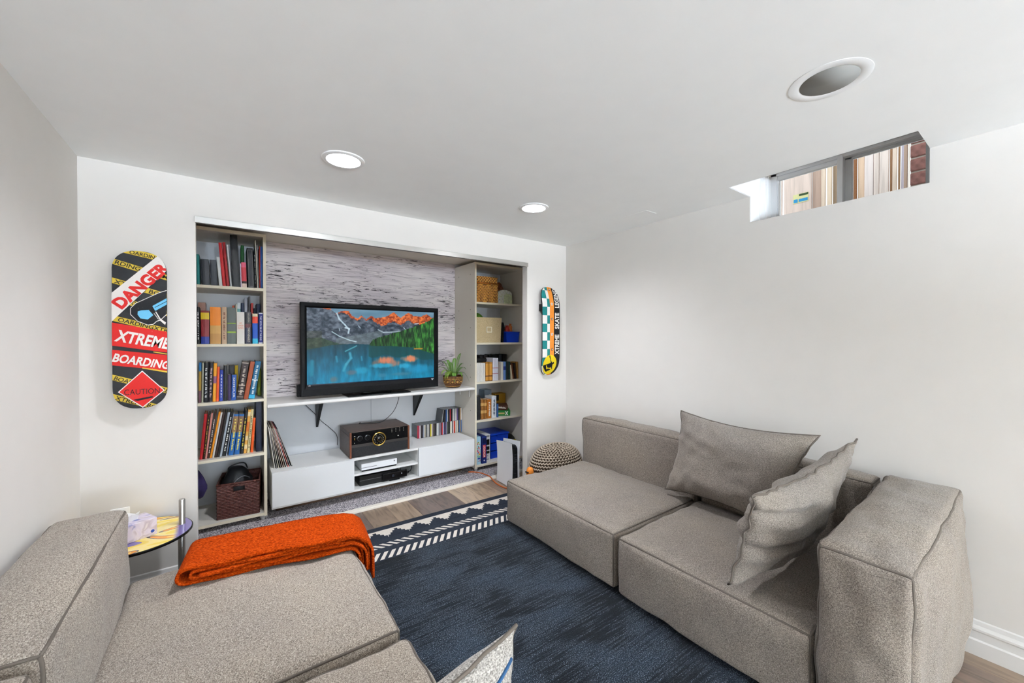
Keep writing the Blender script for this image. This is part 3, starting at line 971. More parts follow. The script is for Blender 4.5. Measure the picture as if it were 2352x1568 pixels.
for i in range(4):
    for j in range(3):
        mk.box((0.34 + i * 0.034, -0.0026, 0.192 - j * 0.012), (0.344 + i * 0.034, -0.0021, 0.196 - j * 0.012))
mk.box((0.392, -0.0026, 0.128), (0.401, -0.0021, 0.135)).box((0.034, -0.0026, 0.172), (0.044, -0.0021, 0.176)).box((0.036, -0.0026, 0.118), (0.040, -0.0021, 0.122))
mk.build('panel_marks', mat('pale_marks', '#c8c4b4', 0.5), rp)
for fx, fy in ((0.03, 0.03), (RW - 0.03, 0.03), (0.03, RD - 0.03), (RW - 0.03, RD - 0.03)):
    MB().lathe([(0.010, 0.0), (0.012, 0.004)], 10, c=(fx, fy, 0)).build('foot', M_BLK, rp)

# power lead lying on the record player and hanging from the shelf
def bez(P, n=10):
    """smooth path through points (Catmull-Rom)"""
    P = [Vector(p) for p in P]
    out = []
    for i in range(len(P) - 1):
        p0, p1, p2, p3 = P[max(i - 1, 0)], P[i], P[i + 1], P[min(i + 2, len(P) - 1)]
        for k in range(n):
            t = k / n
            out.append(0.5 * ((2 * p1) + (-p0 + p2) * t + (2 * p0 - 5 * p1 + 4 * p2 - p3) * t * t + (-p0 + 3 * p1 - 3 * p2 + p3) * t ** 3))
    out.append(P[-1])
    return out
M_CORD = mat('black_cord', '#131313', 0.5)
o = MB().tube(bez([(1.30, 3.60, 0.806), (1.285, 3.585, 0.74), (1.24, 3.56, 0.66), (1.17, 3.54, 0.60), (1.10, 3.54, 0.5665), (1.02, 3.56, 0.5662), (0.965, 3.58, 0.5662), (0.94, 3.60, 0.5662), (0.96, 3.64, 0.5662)]), 0.0028, 8).build('power_cord', M_CORD, smooth=True)
tag(o, 'black power lead looping from the shelf onto the record player', 'cord')
o = MB().tube(bez([(0.50, 3.70, 0.806), (0.53, 3.71, 0.76), (0.60, 3.715, 0.68), (0.66, 3.715, 0.60), (0.72, 3.71, 0.54), (0.775, 3.70, 0.47), (0.78, 3.70, 0.38)]), 0.0022, 8).build('power_cord', M_CORD, smooth=True)
tag(o, 'thin black lead running down the wall behind the left bracket', 'cord')
o = MB().tube([(1.085, CY - 0.004, 0.36), (1.085, CY - 0.004, 0.806)], 0.0022, 6).build('pale_cable', mat('grey_cord', '#a9afb6', 0.6), smooth=True)
tag(o, 'thin pale grey lead running straight up the closet wall', 'cord')

# ------------------------------------------------------------------ game consoles in the open shelves
gx = thing('game_console', 'white box-shaped game console on the upper open shelf', 'game console', (0.885, 3.325, 0.2245))
MB().rbox((0, 0, 0.010), (0.295, 0.225, 0.062), 0.002).build('shell', mat('console_shell_white', '#eef0f2', 0.35), gx)
MB().box((0.008, 0.004, 0.0), (0.29, 0.22, 0.010)).build('base', M_TVM, gx)
MB().box((0.0, -0.0006, 0.030), (0.125, 0.001, 0.033)).build('disc_slot', M_BLK, gx)
MB().box((0.0, -0.0005, 0.0102), (0.295, 0.001, 0.0128)).build('seam', M_BLK, gx)
MB().lathe([(0.0001, 0.0), (0.0055, 0.0), (0.0055, 0.0008), (0.0001, 0.0008)], 20, c=(0.272, 0.0, 0.046), axis='Y').build('power_button', mat('button_dark', '#1c1c20', 0.3), gx)
mk = MB()
for s in (-1, 1):
    mk.add([(0.272 - 0.0035, -0.0012, 0.046 - 0.0030 * s), (0.272 - 0.0025, -0.0012, 0.046 - 0.0036 * s), (0.272 + 0.0035, -0.0012, 0.046 + 0.0030 * s), (0.272 + 0.0025, -0.0012, 0.046 + 0.0036 * s)], [(0, 1, 2, 3)])
mk.build('button_emblem', mat('emblem_white', '#e8e8ea', 0.4), gx)
lines = MB()
for i in range(14):
    lines.box((0.158 + i * 0.0095, 0.02, 0.0620), (0.161 + i * 0.0095, 0.20, 0.0624))
lines.build('vent_grille', mat('vent_pale', '#c9ccd0', 0.5), gx)
gb = thing('game_console', 'large black game console on the lower open shelf', 'game console', (0.875, 3.345, 0.1012))
MB().rbox((0, 0, 0.004), (0.333, 0.26, 0.079), 0.002).build('shell', mat('console_shell_black', '#151516', 0.28), gb)
MB().box((0.0, -0.0008, 0.044), (0.20, 0.0, 0.046)).build('disc_slot', mat('slot_grey', '#8a8c90', 0.3, 0.6), gb)
MB().box((0.005, 0.005, 0), (0.328, 0.255, 0.004)).build('base', M_BLK, gb)
kn = thing('motion_sensor', 'black camera sensor bar resting against the black game console', 'sensor bar', (1.055, 3.322, 0.1012), (0, 0, 0.0))
MB().rbox((0.0, 0.0, 0.014), (0.215, 0.0205, 0.072), 0.006).build('body', mat('sensor_gloss', '#0c0c0e', 0.12), kn)
MB().rbox((0.06, 0.001, 0.0), (0.15, 0.020, 0.014), 0.003).build('base', M_TVM, kn)
MB().lathe([(0.0001, 0.0), (0.0045, 0.0), (0.0045, 0.0006), (0.0001, 0.0006)], 18, c=(0.165, 0.0, 0.05), axis='Y').build('emblem', mat('emblem_grey', '#b8bac0', 0.4), kn)
MB().lathe([(0.0001, 0.0), (0.012, 0.0), (0.012, 0.0006), (0.0001, 0.0006)], 24, c=(0.09, 0.0, 0.044), axis='Y').build('lens', mat('lens_dark', '#20222a', 0.08), kn)
o = MB().tube(bez([(1.275, 3.50, 0.115), (1.30, 3.44, 0.112), (1.325, 3.40, 0.13), (1.335, 3.39, 0.165), (1.315, 3.40, 0.195), (1.285, 3.43, 0.19), (1.262, 3.46, 0.15), (1.268, 3.47, 0.115), (1.31, 3.42, 0.1065), (1.335, 3.46, 0.1065)]), 0.0032, 8).build('cable_coil', M_CORD, smooth=True)
tag(o, 'coiled black cable beside the black game console', 'cable')

# ------------------------------------------------------------------ vinyl records leaning in the console's left end
rec_cols = [('white', '#e2ded6'), ('dark grey', '#2e2e34'), ('cream', '#d8ccb0'), ('black', '#17171a'), ('rust brown', '#7d4a34'), ('tan', '#a8805c'), ('light grey', '#c8c8c6'), ('bright red', '#c01f1c'), ('navy', '#1c2236'), ('jet black', '#101012')]
for i, (nm, c) in enumerate(rec_cols):
    x = 0.285 + i * 0.0125
    ln = -7.0 - i * 1.25
    t = thing('vinyl_record', 'record in a %s sleeve, number %s of the leaning stack' % (nm, ('one', 'two', 'three', 'four', 'five', 'six', 'seven', 'eight', 'nine', 'ten')[i]), 'record', (x, 3.385 + 0.004 * (i % 3), 0.3525), (0, R(ln), 0), 'records leaning on the console')
    t['label'] = 'vinyl record in a %s sleeve, %s from the left in the leaning stack' % (nm, ('first', 'second', 'third', 'fourth', 'fifth', 'sixth', 'seventh', 'eighth', 'ninth', 'tenth')[i])
    MB().box((-0.0042, 0, 0), (0.0, 0.305, 0.312)).build('sleeve', mat('sleeve_' + nm.replace(' ', '_'), c, 0.55), t)
    MB().box((-0.003, -0.0006, 0.004), (-0.0012, 0.0, 0.308)).build('sleeve_opening', mat('inner_paper', '#cfcabd', 0.7), t)

# ------------------------------------------------------------------ CDs
CDC = {'r': ('red', '#b0222c'), 'm': ('magenta', '#b03a60'), 'w': ('white', '#e4e2dc'), 'k': ('black', '#161618'), 'g': ('grey', '#80807c'), 'n': ('navy', '#2a3048'), 's': ('silver', '#b4b8bc'),
       'y': ('yellow', '#cfc028'), 'o': ('olive', '#4a4836'), 'p': ('purple', '#5a4a80'), 'b': ('blue', '#2f6098'), 'c': ('cream', '#dcd2b8'), 't': ('tan', '#b89058'), 'd': ('dark brown', '#3a2c28'), 'l': ('lilac', '#8a7488'), 'e': ('orange', '#c8642e')}
low = 'rmwkdnsckgwgdyclodkgwsgldrspkpgokkcwdwrewgcdbtb'
ORD = ['first', 'second', 'third', 'fourth', 'fifth', 'sixth', 'seventh', 'eighth', 'ninth', 'tenth', 'eleventh', 'twelfth', 'thirteenth', 'fourteenth', 'fifteenth', 'sixteenth', 'seventeenth', 'eighteenth', 'nineteenth', 'twentieth']
def ordinal(i):
    if i < 20:
        return ORD[i]
    tens = {2: 'twenty', 3: 'thirty', 4: 'forty', 5: 'fifty'}[(i + 1) // 10]
    u = (i + 1) % 10
    return tens + ('-' + ORD[u - 1] if u else 'th').replace('yth', 'ieth')
M_CDCASE = mat('jewel_case', '#5a5e62', 0.25)
cd_case = None
def cd(x, z, ch, i, row, lean=0.0, yj=0.0):
    global cd_case
    nm, c = CDC[ch]
    t = thing('cd_case', 'CD with a %s spine, %s from the left in the %s row' % (nm, ordinal(i), row), 'CD', (x, 3.597 + yj, z), (0, R(lean), 0), 'CDs on the console, %s row' % row)
    if cd_case is None:
        cd_case = MB().box((0.0003, 0.0008, 0), (0.0099, 0.141, 0.1245)).build('case', M_CDCASE, t).data
    else:
        link('case', cd_case, t)
    MB().box((0.0009, 0.0, 0.001), (0.0093, 0.0010, 0.1235)).build('spine', mat('cd_spine_' + nm.replace(' ', '_'), c, 0.35), t)
for i, ch in enumerate(low):
    cd(1.478 + i * 0.01015, 0.3525, ch, i, 'lower', 0.0, 0.004 * ((i * 7) % 3 == 0))
up = 'gknbskdrkkwsgwlpkdtwk'
for i, ch in enumerate(up[:20]):
    k = 20 - i
    lean = 8.0 if i == 0 else 0.0
    x = 1.955 - k * 0.0103 - 0.1245 * math.sin(R(lean)) * 1.05
    cd(x, 0.3525 + 0.1248 + 0.0100 * math.sin(R(lean)), ch, i, 'upper', lean, 0.004 * ((i * 5) % 3 == 0))

# ------------------------------------------------------------------ books
M_PAGE = mat('book_pages', '#ddd2ba', 0.85, var=(90, 0.08))
KNOWN = {'STEPHEN KING', 'NO\nLONGER\nHUMAN', 'THEY BOTH DIE AT THE END', 'SIDDUR'}
def book(x, th, h, lean, yf, colr, desc, opt, z, where, group=None):
    t_ = opt.get('tt', th) * 0.95
    d = opt.get('d', min(0.17, max(0.105, h * 0.62)))
    if yf > 3.45:
        d = min(d, 3.735 - yf)
    d = min(d, 3.735 - yf)
    if group is None:
        lbl = '%s, %s' % (desc, where)
    else:
        lbl = opt['lbl']
    o = thing('book', lbl, 'book', (x, yf, z + 0.0004 + max(0.0, t_ * math.sin(R(lean)))), (0, R(lean), 0), group)
    cm = mat('cover_' + colr[1:], colr, 0.45)
    n = 5
    arc = [(t_ * i / (n - 1), -0.0022 * math.sin(PI * i / (n - 1)) + 0.0024) for i in range(n)]
    b = min(0.0022, t_ * 0.22)
    poly = [(0, d)] + arc + [(t_, d), (t_ - b, d), (t_ - b, 0.0055), (b, 0.0055), (b, d)]
    MB().prism(poly, 0.0, h).build('cover', cm, o)
    MB().box((b, 0.0056, 0.003), (t_ - b, d - 0.004, h - 0.004)).build('pages', M_PAGE, o)
    for (a0, a1, c) in opt.get('b', []):
        poly2 = [(-0.0003, 0.03)] + [(p[0] + (-0.0003 if i == 0 else 0.0003 if i == n - 1 else 0), p[1] - 0.0005) for i, p in enumerate(arc)] + [(t_ + 0.0003, 0.03)]
        MB().prism(poly2, a0 * h, a1 * h).build('band', mat('band_' + c[1:], c, 0.45), o)
    tx = opt.get('t')
    if tx:
        mt = mat('ink_' + opt['tc'][1:], opt['tc'], 0.5)
        fy = -0.0012
        if tx in KNOWN:
            if opt.get('flat'):
                lettering(tx, (t_ * 0.12, fy, h * 0.47), (1, 0, 0), (0, 0, 1), t_ * 0.76, h * 0.2, mt, o)
            elif tx == 'STEPHEN KING':
                lettering(tx, (t_ * 0.74, fy, h * 0.05), (0, 0, 1), (-1, 0, 0), h * 0.46, t_ * 0.34, mt, o)
                lettering('THE INSTITUTE', (t_ * 0.68, fy, h * 0.66), (0, 0, 1), (-1, 0, 0), h * 0.30, t_ * 0.24, mt, o)
            else:
                lettering(tx, (t_ * 0.30, fy, h * 0.90), (0, 0, -1), (1, 0, 0), h * 0.80, t_ * 0.40, mt, o)
        else:
            # lettering too small to read: rows of little marks
            mk = MB()
            rr = random.Random(tx)
            zz = h * 0.12
            while zz < h * 0.86:
                L = h * rr.uniform(0.012, 0.035)
                x0 = t_ * (0.28 + 0.1 * rr.random())
                mk.box((x0, fy - 0.0004, zz), (x0 + t_ * rr.uniform(0.28, 0.42), fy, zz + L))
                zz += L + h * rr.choice((0.010, 0.012, 0.04))
            mk.build('lettering', mt, o)
    if opt.get('frame'):
        mk = MB()
        e = 0.0012
        for a, b_ in (((0.15 * t_, 0.03 * h), (0.15 * t_ + e, 0.95 * h)), ((0.82 * t_, 0.03 * h), (0.82 * t_ + e, 0.95 * h)), ((0.15 * t_, 0.03 * h), (0.82 * t_, 0.03 * h + e)), ((0.15 * t_, 0.95 * h), (0.82 * t_ + e, 0.95 * h + e))):
            mk.box((a[0], -0.0016, a[1]), (b_[0], -0.001, b_[1]))
        mk.build('spine_frame', mat('silver_line', '#a8a49c', 0.4), o)
    return o
BOOKS_L1 = [
    (-0.161, 0.018, 0.201, -0.8, 3.35, '#12807e', 'slim teal hardback', {}),
    (-0.135, 0.047, 0.173, -2.4, 3.35, '#23262c', 'wide charcoal binder', {}),
    (-0.085, 0.044, 0.173, -2.4, 3.35, '#2a2d34', 'wide slate grey binder', {}),
    (-0.04, 0.018, 0.197, -4.3, 3.35, '#d8dad6', 'white hardback leaning left', {}),
    (-0.021, 0.019, 0.296, -4.3, 3.35, '#b01a1c', 'tall bright red album', {}),
    (-0.0, 0.017, 0.301, -4.2, 3.35, '#8c0f12', 'tall dark red album', {}),
    (0.021, 0.01, 0.286, -4.1, 3.35, '#cfcfcf', 'thin white and black album', {}),
    (0.036, 0.043, 0.358, -2.5, 3.35, '#141414', 'thick glossy black album reaching the top', {}),
    (0.085, 0.021, 0.317, -0.1, 3.47, '#14561e', 'dark green hardback behind the pink one', {}),
    (0.08, 0.007, 0.166, -1.6, 3.35, '#e4d8e8', 'very thin pale lilac booklet', {}),
    (0.088, 0.029, 0.175, -1.5, 3.35, '#d8607a', 'short pink book with red floral spine', {'b': [(0, 0.16, '#e8cfc0'), (0.16, 0.25, '#3a2020'), (0.25, 0.8, '#c83a44')]}),
    (0.124, 0.038, 0.28, -1.6, 3.35, '#17181c', 'black binder with a thin framed spine', {'frame': 1}),
    (0.163, 0.012, 0.282, -0.9, 3.35, '#1d1d1f', 'thin black book with pale lettering', {'t': 'COLLECTION', 'tc': '#d8d8d8'}),
    (0.177, 0.007, 0.341, -2.2, 3.35, '#c9c6b8', 'tall thin ivory folder', {}),
    (0.184, 0.005, 0.309, -1.7, 3.35, '#8d8f90', 'thin silver grey folder', {}),
    (0.191, 0.006, 0.301, 0.0, 3.35, '#c03a2c', 'very thin red book', {}),
    (0.197, 0.014, 0.3, 0.0, 3.35, '#1b4a86', 'thin blue book at the right end', {}),
]
BOOKS_L2 = [
    (-0.161, 0.015, 0.246, -0.2, 3.35, '#16181b', 'black paperback with white spine lettering at the left end', {'t': 'NOTES FROM THE', 'tc': '#e8e8e8'}),
    (-0.14, 0.046, 0.223, -0.1, 3.35, '#7c1519', 'thick hardback in yellow, dark red and blue bands', {'b': [(0, 0.22, '#1c2f86'), (0.74, 0.94, '#d9b816')]}),
    (-0.091, 0.061, 0.249, 0.0, 3.35, '#e8861c', 'very thick orange and gold hardback', {'b': [(0, 0.28, '#b98a4a'), (0.28, 0.5, '#c99a52')]}),
    (-0.028, 0.029, 0.252, 0.0, 3.35, '#c2a588', 'beige paperback with faded lettering', {'t': 'OF A LIFETIME', 'tc': '#7a4a36'}),
    (0.002, 0.052, 0.25, 0.0, 3.35, '#5a625c', 'thick grey green hardback with a lime swirl', {'b': [(0.3, 0.34, '#8fae3a'), (0.55, 0.58, '#84a03c')]}),
    (0.056, 0.047, 0.222, 0.0, 3.35, '#e6e2d8', 'white hardback with small orange title', {'t': 'NO\nLONGER\nHUMAN', 'tc': '#e07a4a', 'flat': 1}),
    (0.105, 0.038, 0.224, 0.0, 3.35, '#22253a', 'navy and black novel with vertical lettering', {'t': 'STEPHEN KING', 'tc': '#e4d8c0', 'b': [(0.62, 1.0, '#17181c'), (0.5, 0.62, '#5a2a2c')]}),
    (0.148, 0.033, 0.213, 0.0, 3.35, '#1d53b4', 'red, blue and turquoise banded novel', {'b': [(0, 0.17, '#39b4d4'), (0.68, 0.9, '#d8452c'), (0.9, 1.0, '#d8c8a8')]}),
    (0.184, 0.026, 0.22, 0.5, 3.35, '#e4e2ea', 'white spined novel with navy title panel', {'t': 'THEY BOTH DIE AT THE END', 'tc': '#e8e8f0', 'b': [(0.04, 0.97, '#262c74')]}),
    (-0.163, 0.043, 0.292, 0.0, 3.56, '#b48a78', 'dusty pink paperback in the back row', {}),
    (0.034, 0.013, 0.279, 0.0, 3.56, '#c85a38', 'small rust red paperback in the back row', {}),
    (0.049, 0.012, 0.289, 0.6, 3.56, '#d8d2bc', 'small cream paperback in the back row', {}),
    (0.063, 0.022, 0.301, 0.0, 3.56, '#7fb8b4', 'pale teal striped paperback in the back row', {'b': [(0.85, 1, '#e8eef0')]}),
    (0.086, 0.02, 0.299, 0.0, 3.56, '#22304c', 'navy paperback in the back row', {}),
    (0.108, 0.019, 0.338, 0.0, 3.56, '#b9bcc6', 'silver grey paperback in the back row', {}),
    (0.13, 0.011, 0.352, 0.6, 3.56, '#6a6a6c', 'thin dark grey paperback in the back row', {}),
    (0.143, 0.016, 0.302, 0.9, 3.56, '#b8423a', 'brick red paperback in the back row', {}),
    (0.164, 0.016, 0.265, 0.5, 3.56, '#2a3440', 'short slate paperback in the back row', {}),
    (0.182, 0.025, 0.299, 0.4, 3.56, '#1c2a48', 'dark blue paperback at the right of the back row', {}),
]
BOOKS_L3 = [
    (-0.156, 0.014, 0.269, 0.8, 3.362, '#a88a3a', 'slim yellow and brown comic with blue top', {'b': [(0.0, 0.3, '#6a4a52'), (0.78, 1, '#2a6a9c')]}),
    (-0.14, 0.009, 0.266, 1.1, 3.362, '#b8b8a4', 'thin pale green and white book', {}),
    (-0.13, 0.025, 0.268, 1.2, 3.362, '#15171a', 'black book with white lettering', {'t': 'THE LAST RITES', 'tc': '#d8d8d8'}),
    (-0.104, 0.022, 0.267, 1.7, 3.362, '#1f1a1e', 'black purple book with pale lettering', {'t': 'ASSASSINS', 'tc': '#c8a8a8'}),
    (-0.081, 0.018, 0.261, 1.8, 3.362, '#e39a2c', 'orange yellow book with purple band', {'b': [(0.48, 0.66, '#8a5a7a')]}),
    (-0.062, 0.017, 0.235, 1.7, 3.362, '#e25a2c', 'red orange paperback', {}),
    (-0.044, 0.023, 0.214, 1.0, 3.362, '#2b3f96', 'short cobalt blue paperback', {'t': 'MAHZOR', 'tc': '#d8d8e8'}),
    (-0.02, 0.02, 0.243, 0.0, 3.362, '#17181a', 'black paperback with small white figure', {}),
    (0.004, 0.018, 0.179, 0.0, 3.362, '#3c2f52', 'short dark plum book beside the blue prayer book', {}),
    (0.023, 0.032, 0.176, 1.1, 3.362, '#24509a', 'blue prayer book with white lettering', {'t': 'SIDDUR', 'tc': '#eef0e8'}),
    (0.052, 0.04, 0.266, 7.9, 3.362, '#2a1c1a', 'thick dark brown book with ornate silver spine', {'b': [(0.2, 0.225, '#b8a898'), (0.06, 0.075, '#b8a898'), (0.36, 0.385, '#b8a898'), (0.95, 0.975, '#b8a898')], 't': 'Q', 'tc': '#c8b8a8'}),
    (0.094, 0.027, 0.266, 9.0, 3.362, '#9a4a2a', 'brown leather book leaning right', {}),
    (0.123, 0.036, 0.268, 9.2, 3.362, '#1c6488', 'teal hardback with white lettering leaning right', {'t': 'HEBREW', 'tc': '#e8f0f0', 'b': [(0, 0.1, '#3ab0d8'), (0.48, 0.51, '#d8e8ec')]}),
    (0.01, 0.034, 0.235, 0.0, 3.5, '#1c1c1e', 'black book with a white ring in the back row', {}),
    (0.046, 0.02, 0.233, 0.0, 3.5, '#c8a820', 'mustard yellow book in the back row', {}),
    (0.185, 0.019, 0.199, 1.5, 3.52, '#7a8a1c', 'olive green book in the back row', {}),
]
BOOKS_L4 = [
    (-0.154, 0.017, 0.306, 5.3, 3.375, '#a4151a', 'wide red softcover leaning right', {}),
    (-0.135, 0.01, 0.3, 5.8, 3.375, '#3a231c', 'dark brown softcover with yellow lettering', {'t': 'THE LOST CITY', 'tc': '#d8b840'}),
    (-0.124, 0.01, 0.307, 6.5, 3.375, '#d48a80', 'salmon pink softcover', {}),
    (-0.113, 0.013, 0.313, 7.7, 3.375, '#40261f', 'chocolate brown softcover with white lettering', {'t': 'SPIRIT', 'tc': '#f0e8e0'}),
    (-0.099, 0.012, 0.315, 9.5, 3.375, '#e08a20', 'bright orange softcover', {}),
    (-0.086, 0.011, 0.308, 9.2, 3.375, '#cfcac4', 'off white softcover', {}),
    (-0.073, 0.013, 0.308, 9.1, 3.375, '#352722', 'dark umber softcover', {}),
    (-0.059, 0.012, 0.306, 9.2, 3.375, '#2a2422', 'black brown softcover', {}),
    (-0.045, 0.013, 0.305, 9.2, 3.375, '#a8b0b8', 'pale grey blue softcover', {}),
    (-0.031, 0.02, 0.307, 9.0, 3.375, '#191a1c', 'black softcover with bold white lettering', {'t': 'ME EL CAPLU', 'tc': '#f0f0e8'}),
    (-0.01, 0.012, 0.295, 8.6, 3.375, '#9aa0b0', 'lavender grey softcover', {}),
    (0.005, 0.029, 0.284, 6.6, 3.375, '#1f5c9c', 'blue comic album with yellow lettering', {'t': 'MAGIC', 'tc': '#e8d860', 'b': [(0.55, 0.95, '#8a6a4a')], 'desc2': 1}),
    (0.037, 0.031, 0.28, 6.4, 3.375, '#235f9e', 'second blue comic album with yellow lettering', {'t': 'MAGIC', 'tc': '#e8d860', 'b': [(0.55, 0.95, '#7a5a42')]}),
    (0.072, 0.017, 0.303, 5.8, 3.375, '#16181c', 'black softcover with yellow lettering', {'t': 'THE BLUE BOOK', 'tc': '#e0c83a'}),
    (0.092, 0.019, 0.308, 5.5, 3.375, '#dca24a', 'orange and cream striped softcover', {'b': [(0.1, 0.2, '#e8d0a0'), (0.3, 0.4, '#e8d0a0'), (0.5, 0.72, '#c86a2a'), (0.85, 0.95, '#e8d0a0')]}),
    (0.112, 0.018, 0.309, 5.0, 3.375, '#dccb94', 'cream softcover with dark lettering', {'t': 'TINKER TANGLE', 'tc': '#4a4030'}),
    (0.133, 0.022, 0.245, 3.9, 3.375, '#e05a20', 'short vivid orange softcover', {}),
    (0.166, 0.037, 0.363, 0.0, 3.375, '#161c30', 'tall thick midnight blue binder at the right end', {}),
]
BOOKS_R3 = [
    (1.997, 0.018, 0.188, 0.0, 3.36, '#e6e3da', 'white set volume', {'n': 5}),
    (2.016, 0.018, 0.187, 0.0, 3.36, '#e4e1d8', 'white set volume', {}),
    (2.036, 0.019, 0.186, 0.0, 3.36, '#e6e3da', 'white set volume', {}),
    (2.056, 0.019, 0.186, 0.0, 3.36, '#e4e1d8', 'white set volume', {}),
    (2.077, 0.018, 0.185, 0.0, 3.36, '#e6e3da', 'white set volume', {}),
    (2.1, 0.038, 0.189, 0.0, 3.36, '#c98f3c', 'gold and brown volume', {'b': [(0.24, 0.3, '#5a2e18'), (0.0, 0.03, '#5a2e18'), (0.94, 0.97, '#5a2e18')]}),
    (2.144, 0.037, 0.188, 0.0, 3.36, '#c98f3c', 'gold and brown volume', {'b': [(0.24, 0.3, '#5a2e18'), (0.0, 0.03, '#5a2e18'), (0.94, 0.97, '#5a2e18')]}),
    (2.187, 0.02, 0.23, 0.0, 3.36, '#dcdce6', 'tall white volume with violet bands', {'b': [(0.3, 0.32, '#a84a5a'), (0.55, 0.57, '#a84a5a')]}),
    (2.208, 0.02, 0.229, 0.0, 3.36, '#dcdce6', 'tall white volume with violet bands', {'b': [(0.3, 0.32, '#a84a5a'), (0.55, 0.57, '#a84a5a')]}),
    (2.23, 0.02, 0.228, 0.0, 3.36, '#dcdce6', 'tall white volume with violet bands', {'b': [(0.3, 0.32, '#a84a5a'), (0.55, 0.57, '#a84a5a')]}),
    (2.254, 0.024, 0.187, 0.0, 3.36, '#a89c94', 'thin taupe paperback', {}),
    (2.281, 0.034, 0.186, 0.0, 3.36, '#d8d4c8', 'cream paperback with faint bands', {}),
    (2.318, 0.029, 0.187, 0.0, 3.36, '#6a90cc', 'light blue paperback with dark label', {'b': [(0.55, 0.75, '#2a3f8c')]}),
    (2.351, 0.013, 0.188, 0.0, 3.36, '#1f3a34', 'thin dark green paperback', {}),
    (2.366, 0.013, 0.187, 0.0, 3.36, '#2a2420', 'thin black and white paperback', {}),
    (2.383, 0.018, 0.187, 0.0, 3.36, '#163a34', 'second thin bottle green paperback', {}),
]
BOOKS_R4 = [
    (2.001, 0.038, 0.235, 0.0, 3.36, '#17181a', 'tall black binder at the left end', {'d': 0.2}),
    (2.045, 0.033, 0.198, 0.0, 3.36, '#8a5a26', 'brown leather volume with gold bands', {'b': [(0.3, 0.45, '#c89a5a'), (0.68, 0.82, '#c89a5a')]}),
    (2.083, 0.031, 0.195, 0.0, 3.36, '#8a5a26', 'brown leather volume with gold bands', {'b': [(0.3, 0.45, '#c89a5a'), (0.68, 0.82, '#c89a5a')]}),
    (2.119, 0.049, 0.192, 0.0, 3.36, '#b0661c', 'orange brown hardback with white lettering', {'t': 'SHORT STORIES', 'tc': '#f0e8d8'}),
    (2.173, 0.057, 0.22, 0.0, 3.36, '#d8dce0', 'tall white ring binder', {'t': 'YEARBOOK', 'tc': '#4a5a6a'}),
    (2.236, 0.018, 0.135, 0.0, 3.36, '#2f5a94', 'thin blue paperback leaning on the white binder', {}),
]

def settle(rows):
    """slim leaning books down so that neighbours touch instead of crossing"""
    front = sorted((b for b in rows if b[4] < 3.45), key=lambda b: b[0])
    for a, b in zip(front[:-1], front[1:]):
        h_ = min(a[2], b[2])
        gap = b[0] - a[0]
        gap = min(gap, gap + h_ * (math.sin(R(b[3])) - math.sin(R(a[3]))))
        a[7]['tt'] = max(0.0045, min(a[1], gap * 0.98))
for rows in (BOOKS_L1, BOOKS_L2, BOOKS_L3, BOOKS_L4):
    settle(rows)
for rows, z, where in ((BOOKS_L1, 1.672, 'top shelf of left bookcase'), (BOOKS_L2, 1.278, 'second shelf of left bookcase'), (BOOKS_L3, 0.885, 'third shelf of left bookcase'), (BOOKS_L4, 0.500, 'fourth shelf of left bookcase')):
    for b in rows:
        book(*b, z, where)
NTH = {}
POS = ('first', 'second', 'third', 'fourth', 'fifth')
for b in BOOKS_R3:
    NTH[b[6]] = NTH.get(b[6], -1) + 1
    nth = POS[NTH[b[6]]]
    lab_ = {'white set volume': ('%s from the left of five white set volumes, third shelf of right bookcase' % nth, 'white set volumes'),
            'gold and brown volume': ('%s of two gold and brown volumes from the left, third shelf of right bookcase' % nth, 'gold and brown volumes'),
            'tall white volume with violet bands': ('%s of three tall white volumes with red lines, third shelf of right bookcase' % nth, 'tall white volumes')}.get(b[6])
    if lab_:
        b[7]['lbl'] = lab_[0]
        book(*b, 0.885, '', lab_[1])
    else:
        book(*b, 0.885, 'third shelf of right bookcase')
for b in BOOKS_R4:
    if b[6].startswith('brown leather volume'):
        NTH[b[6]] = NTH.get(b[6], -1) + 1
        b[7]['lbl'] = '%s brown leather volume with gold bands from the left, fourth shelf of right bookcase' % POS[NTH[b[6]]]
        book(*b, 0.508, '', 'brown leather volumes')
    else:
        book(*b, 0.508, 'fourth shelf of right bookcase')
# ------------------------------------------------------------------ rug
def rug_mat():
    m = bpy.data.materials.new('navy_rug_pile')
    t = NT(m)
    def nz(sc3, det=3.0, dist=0.0):
        n_ = t.n('ShaderNodeTexNoise', i_Scale=1.0, i_Detail=det, i_Distortion=dist)
        t.l(t.coords(sc3), n_.inputs['Vector'])
        return n_.outputs['Fac']
    big = nz((2.6, 4.4, 1), 5.0, 0.5)
    streak = nz((4.5, 120, 1), 4.0)
    fleck = nz((250, 330, 1), 1.0)
    base = t.ramp(big, [(0.32, '#070b11'), (0.5, '#0d141d'), (0.68, '#17222e')])
    s2 = t.n('ShaderNodeMath', operation='ADD')
    t.l(streak, s2.inputs[0]); t.l(big, s2.inputs[1])
    k1 = t.ramp(s2.outputs[0], [(0.90, (0, 0, 0, 1)), (1.30, (0.5, 0.5, 0.5, 1))])
    k2 = t.ramp(fleck, [(0.54, (0, 0, 0, 1)), (0.70, (1, 1, 1, 1))])
    k = t.mix(1.0, k1, k2, 'MULTIPLY')
    c = t.mix(k, base, hexc('#95a3b2'))
    st = t.ramp(streak, [(0.35, (0.75, 0.75, 0.77, 1)), (0.6, (1.15, 1.15, 1.15, 1))])
    t.l(t.mix(1.0, c, st, 'MULTIPLY'), t.b.inputs['Base Color'])
    t.b.inputs['Roughness'].default_value = 0.9
    t.b.inputs['Specular IOR Level'].default_value = 0.1
    t.b.inputs['Sheen Weight'].default_value = 0.08
    t.bump(fleck, 0.6, 0.004)
    return m
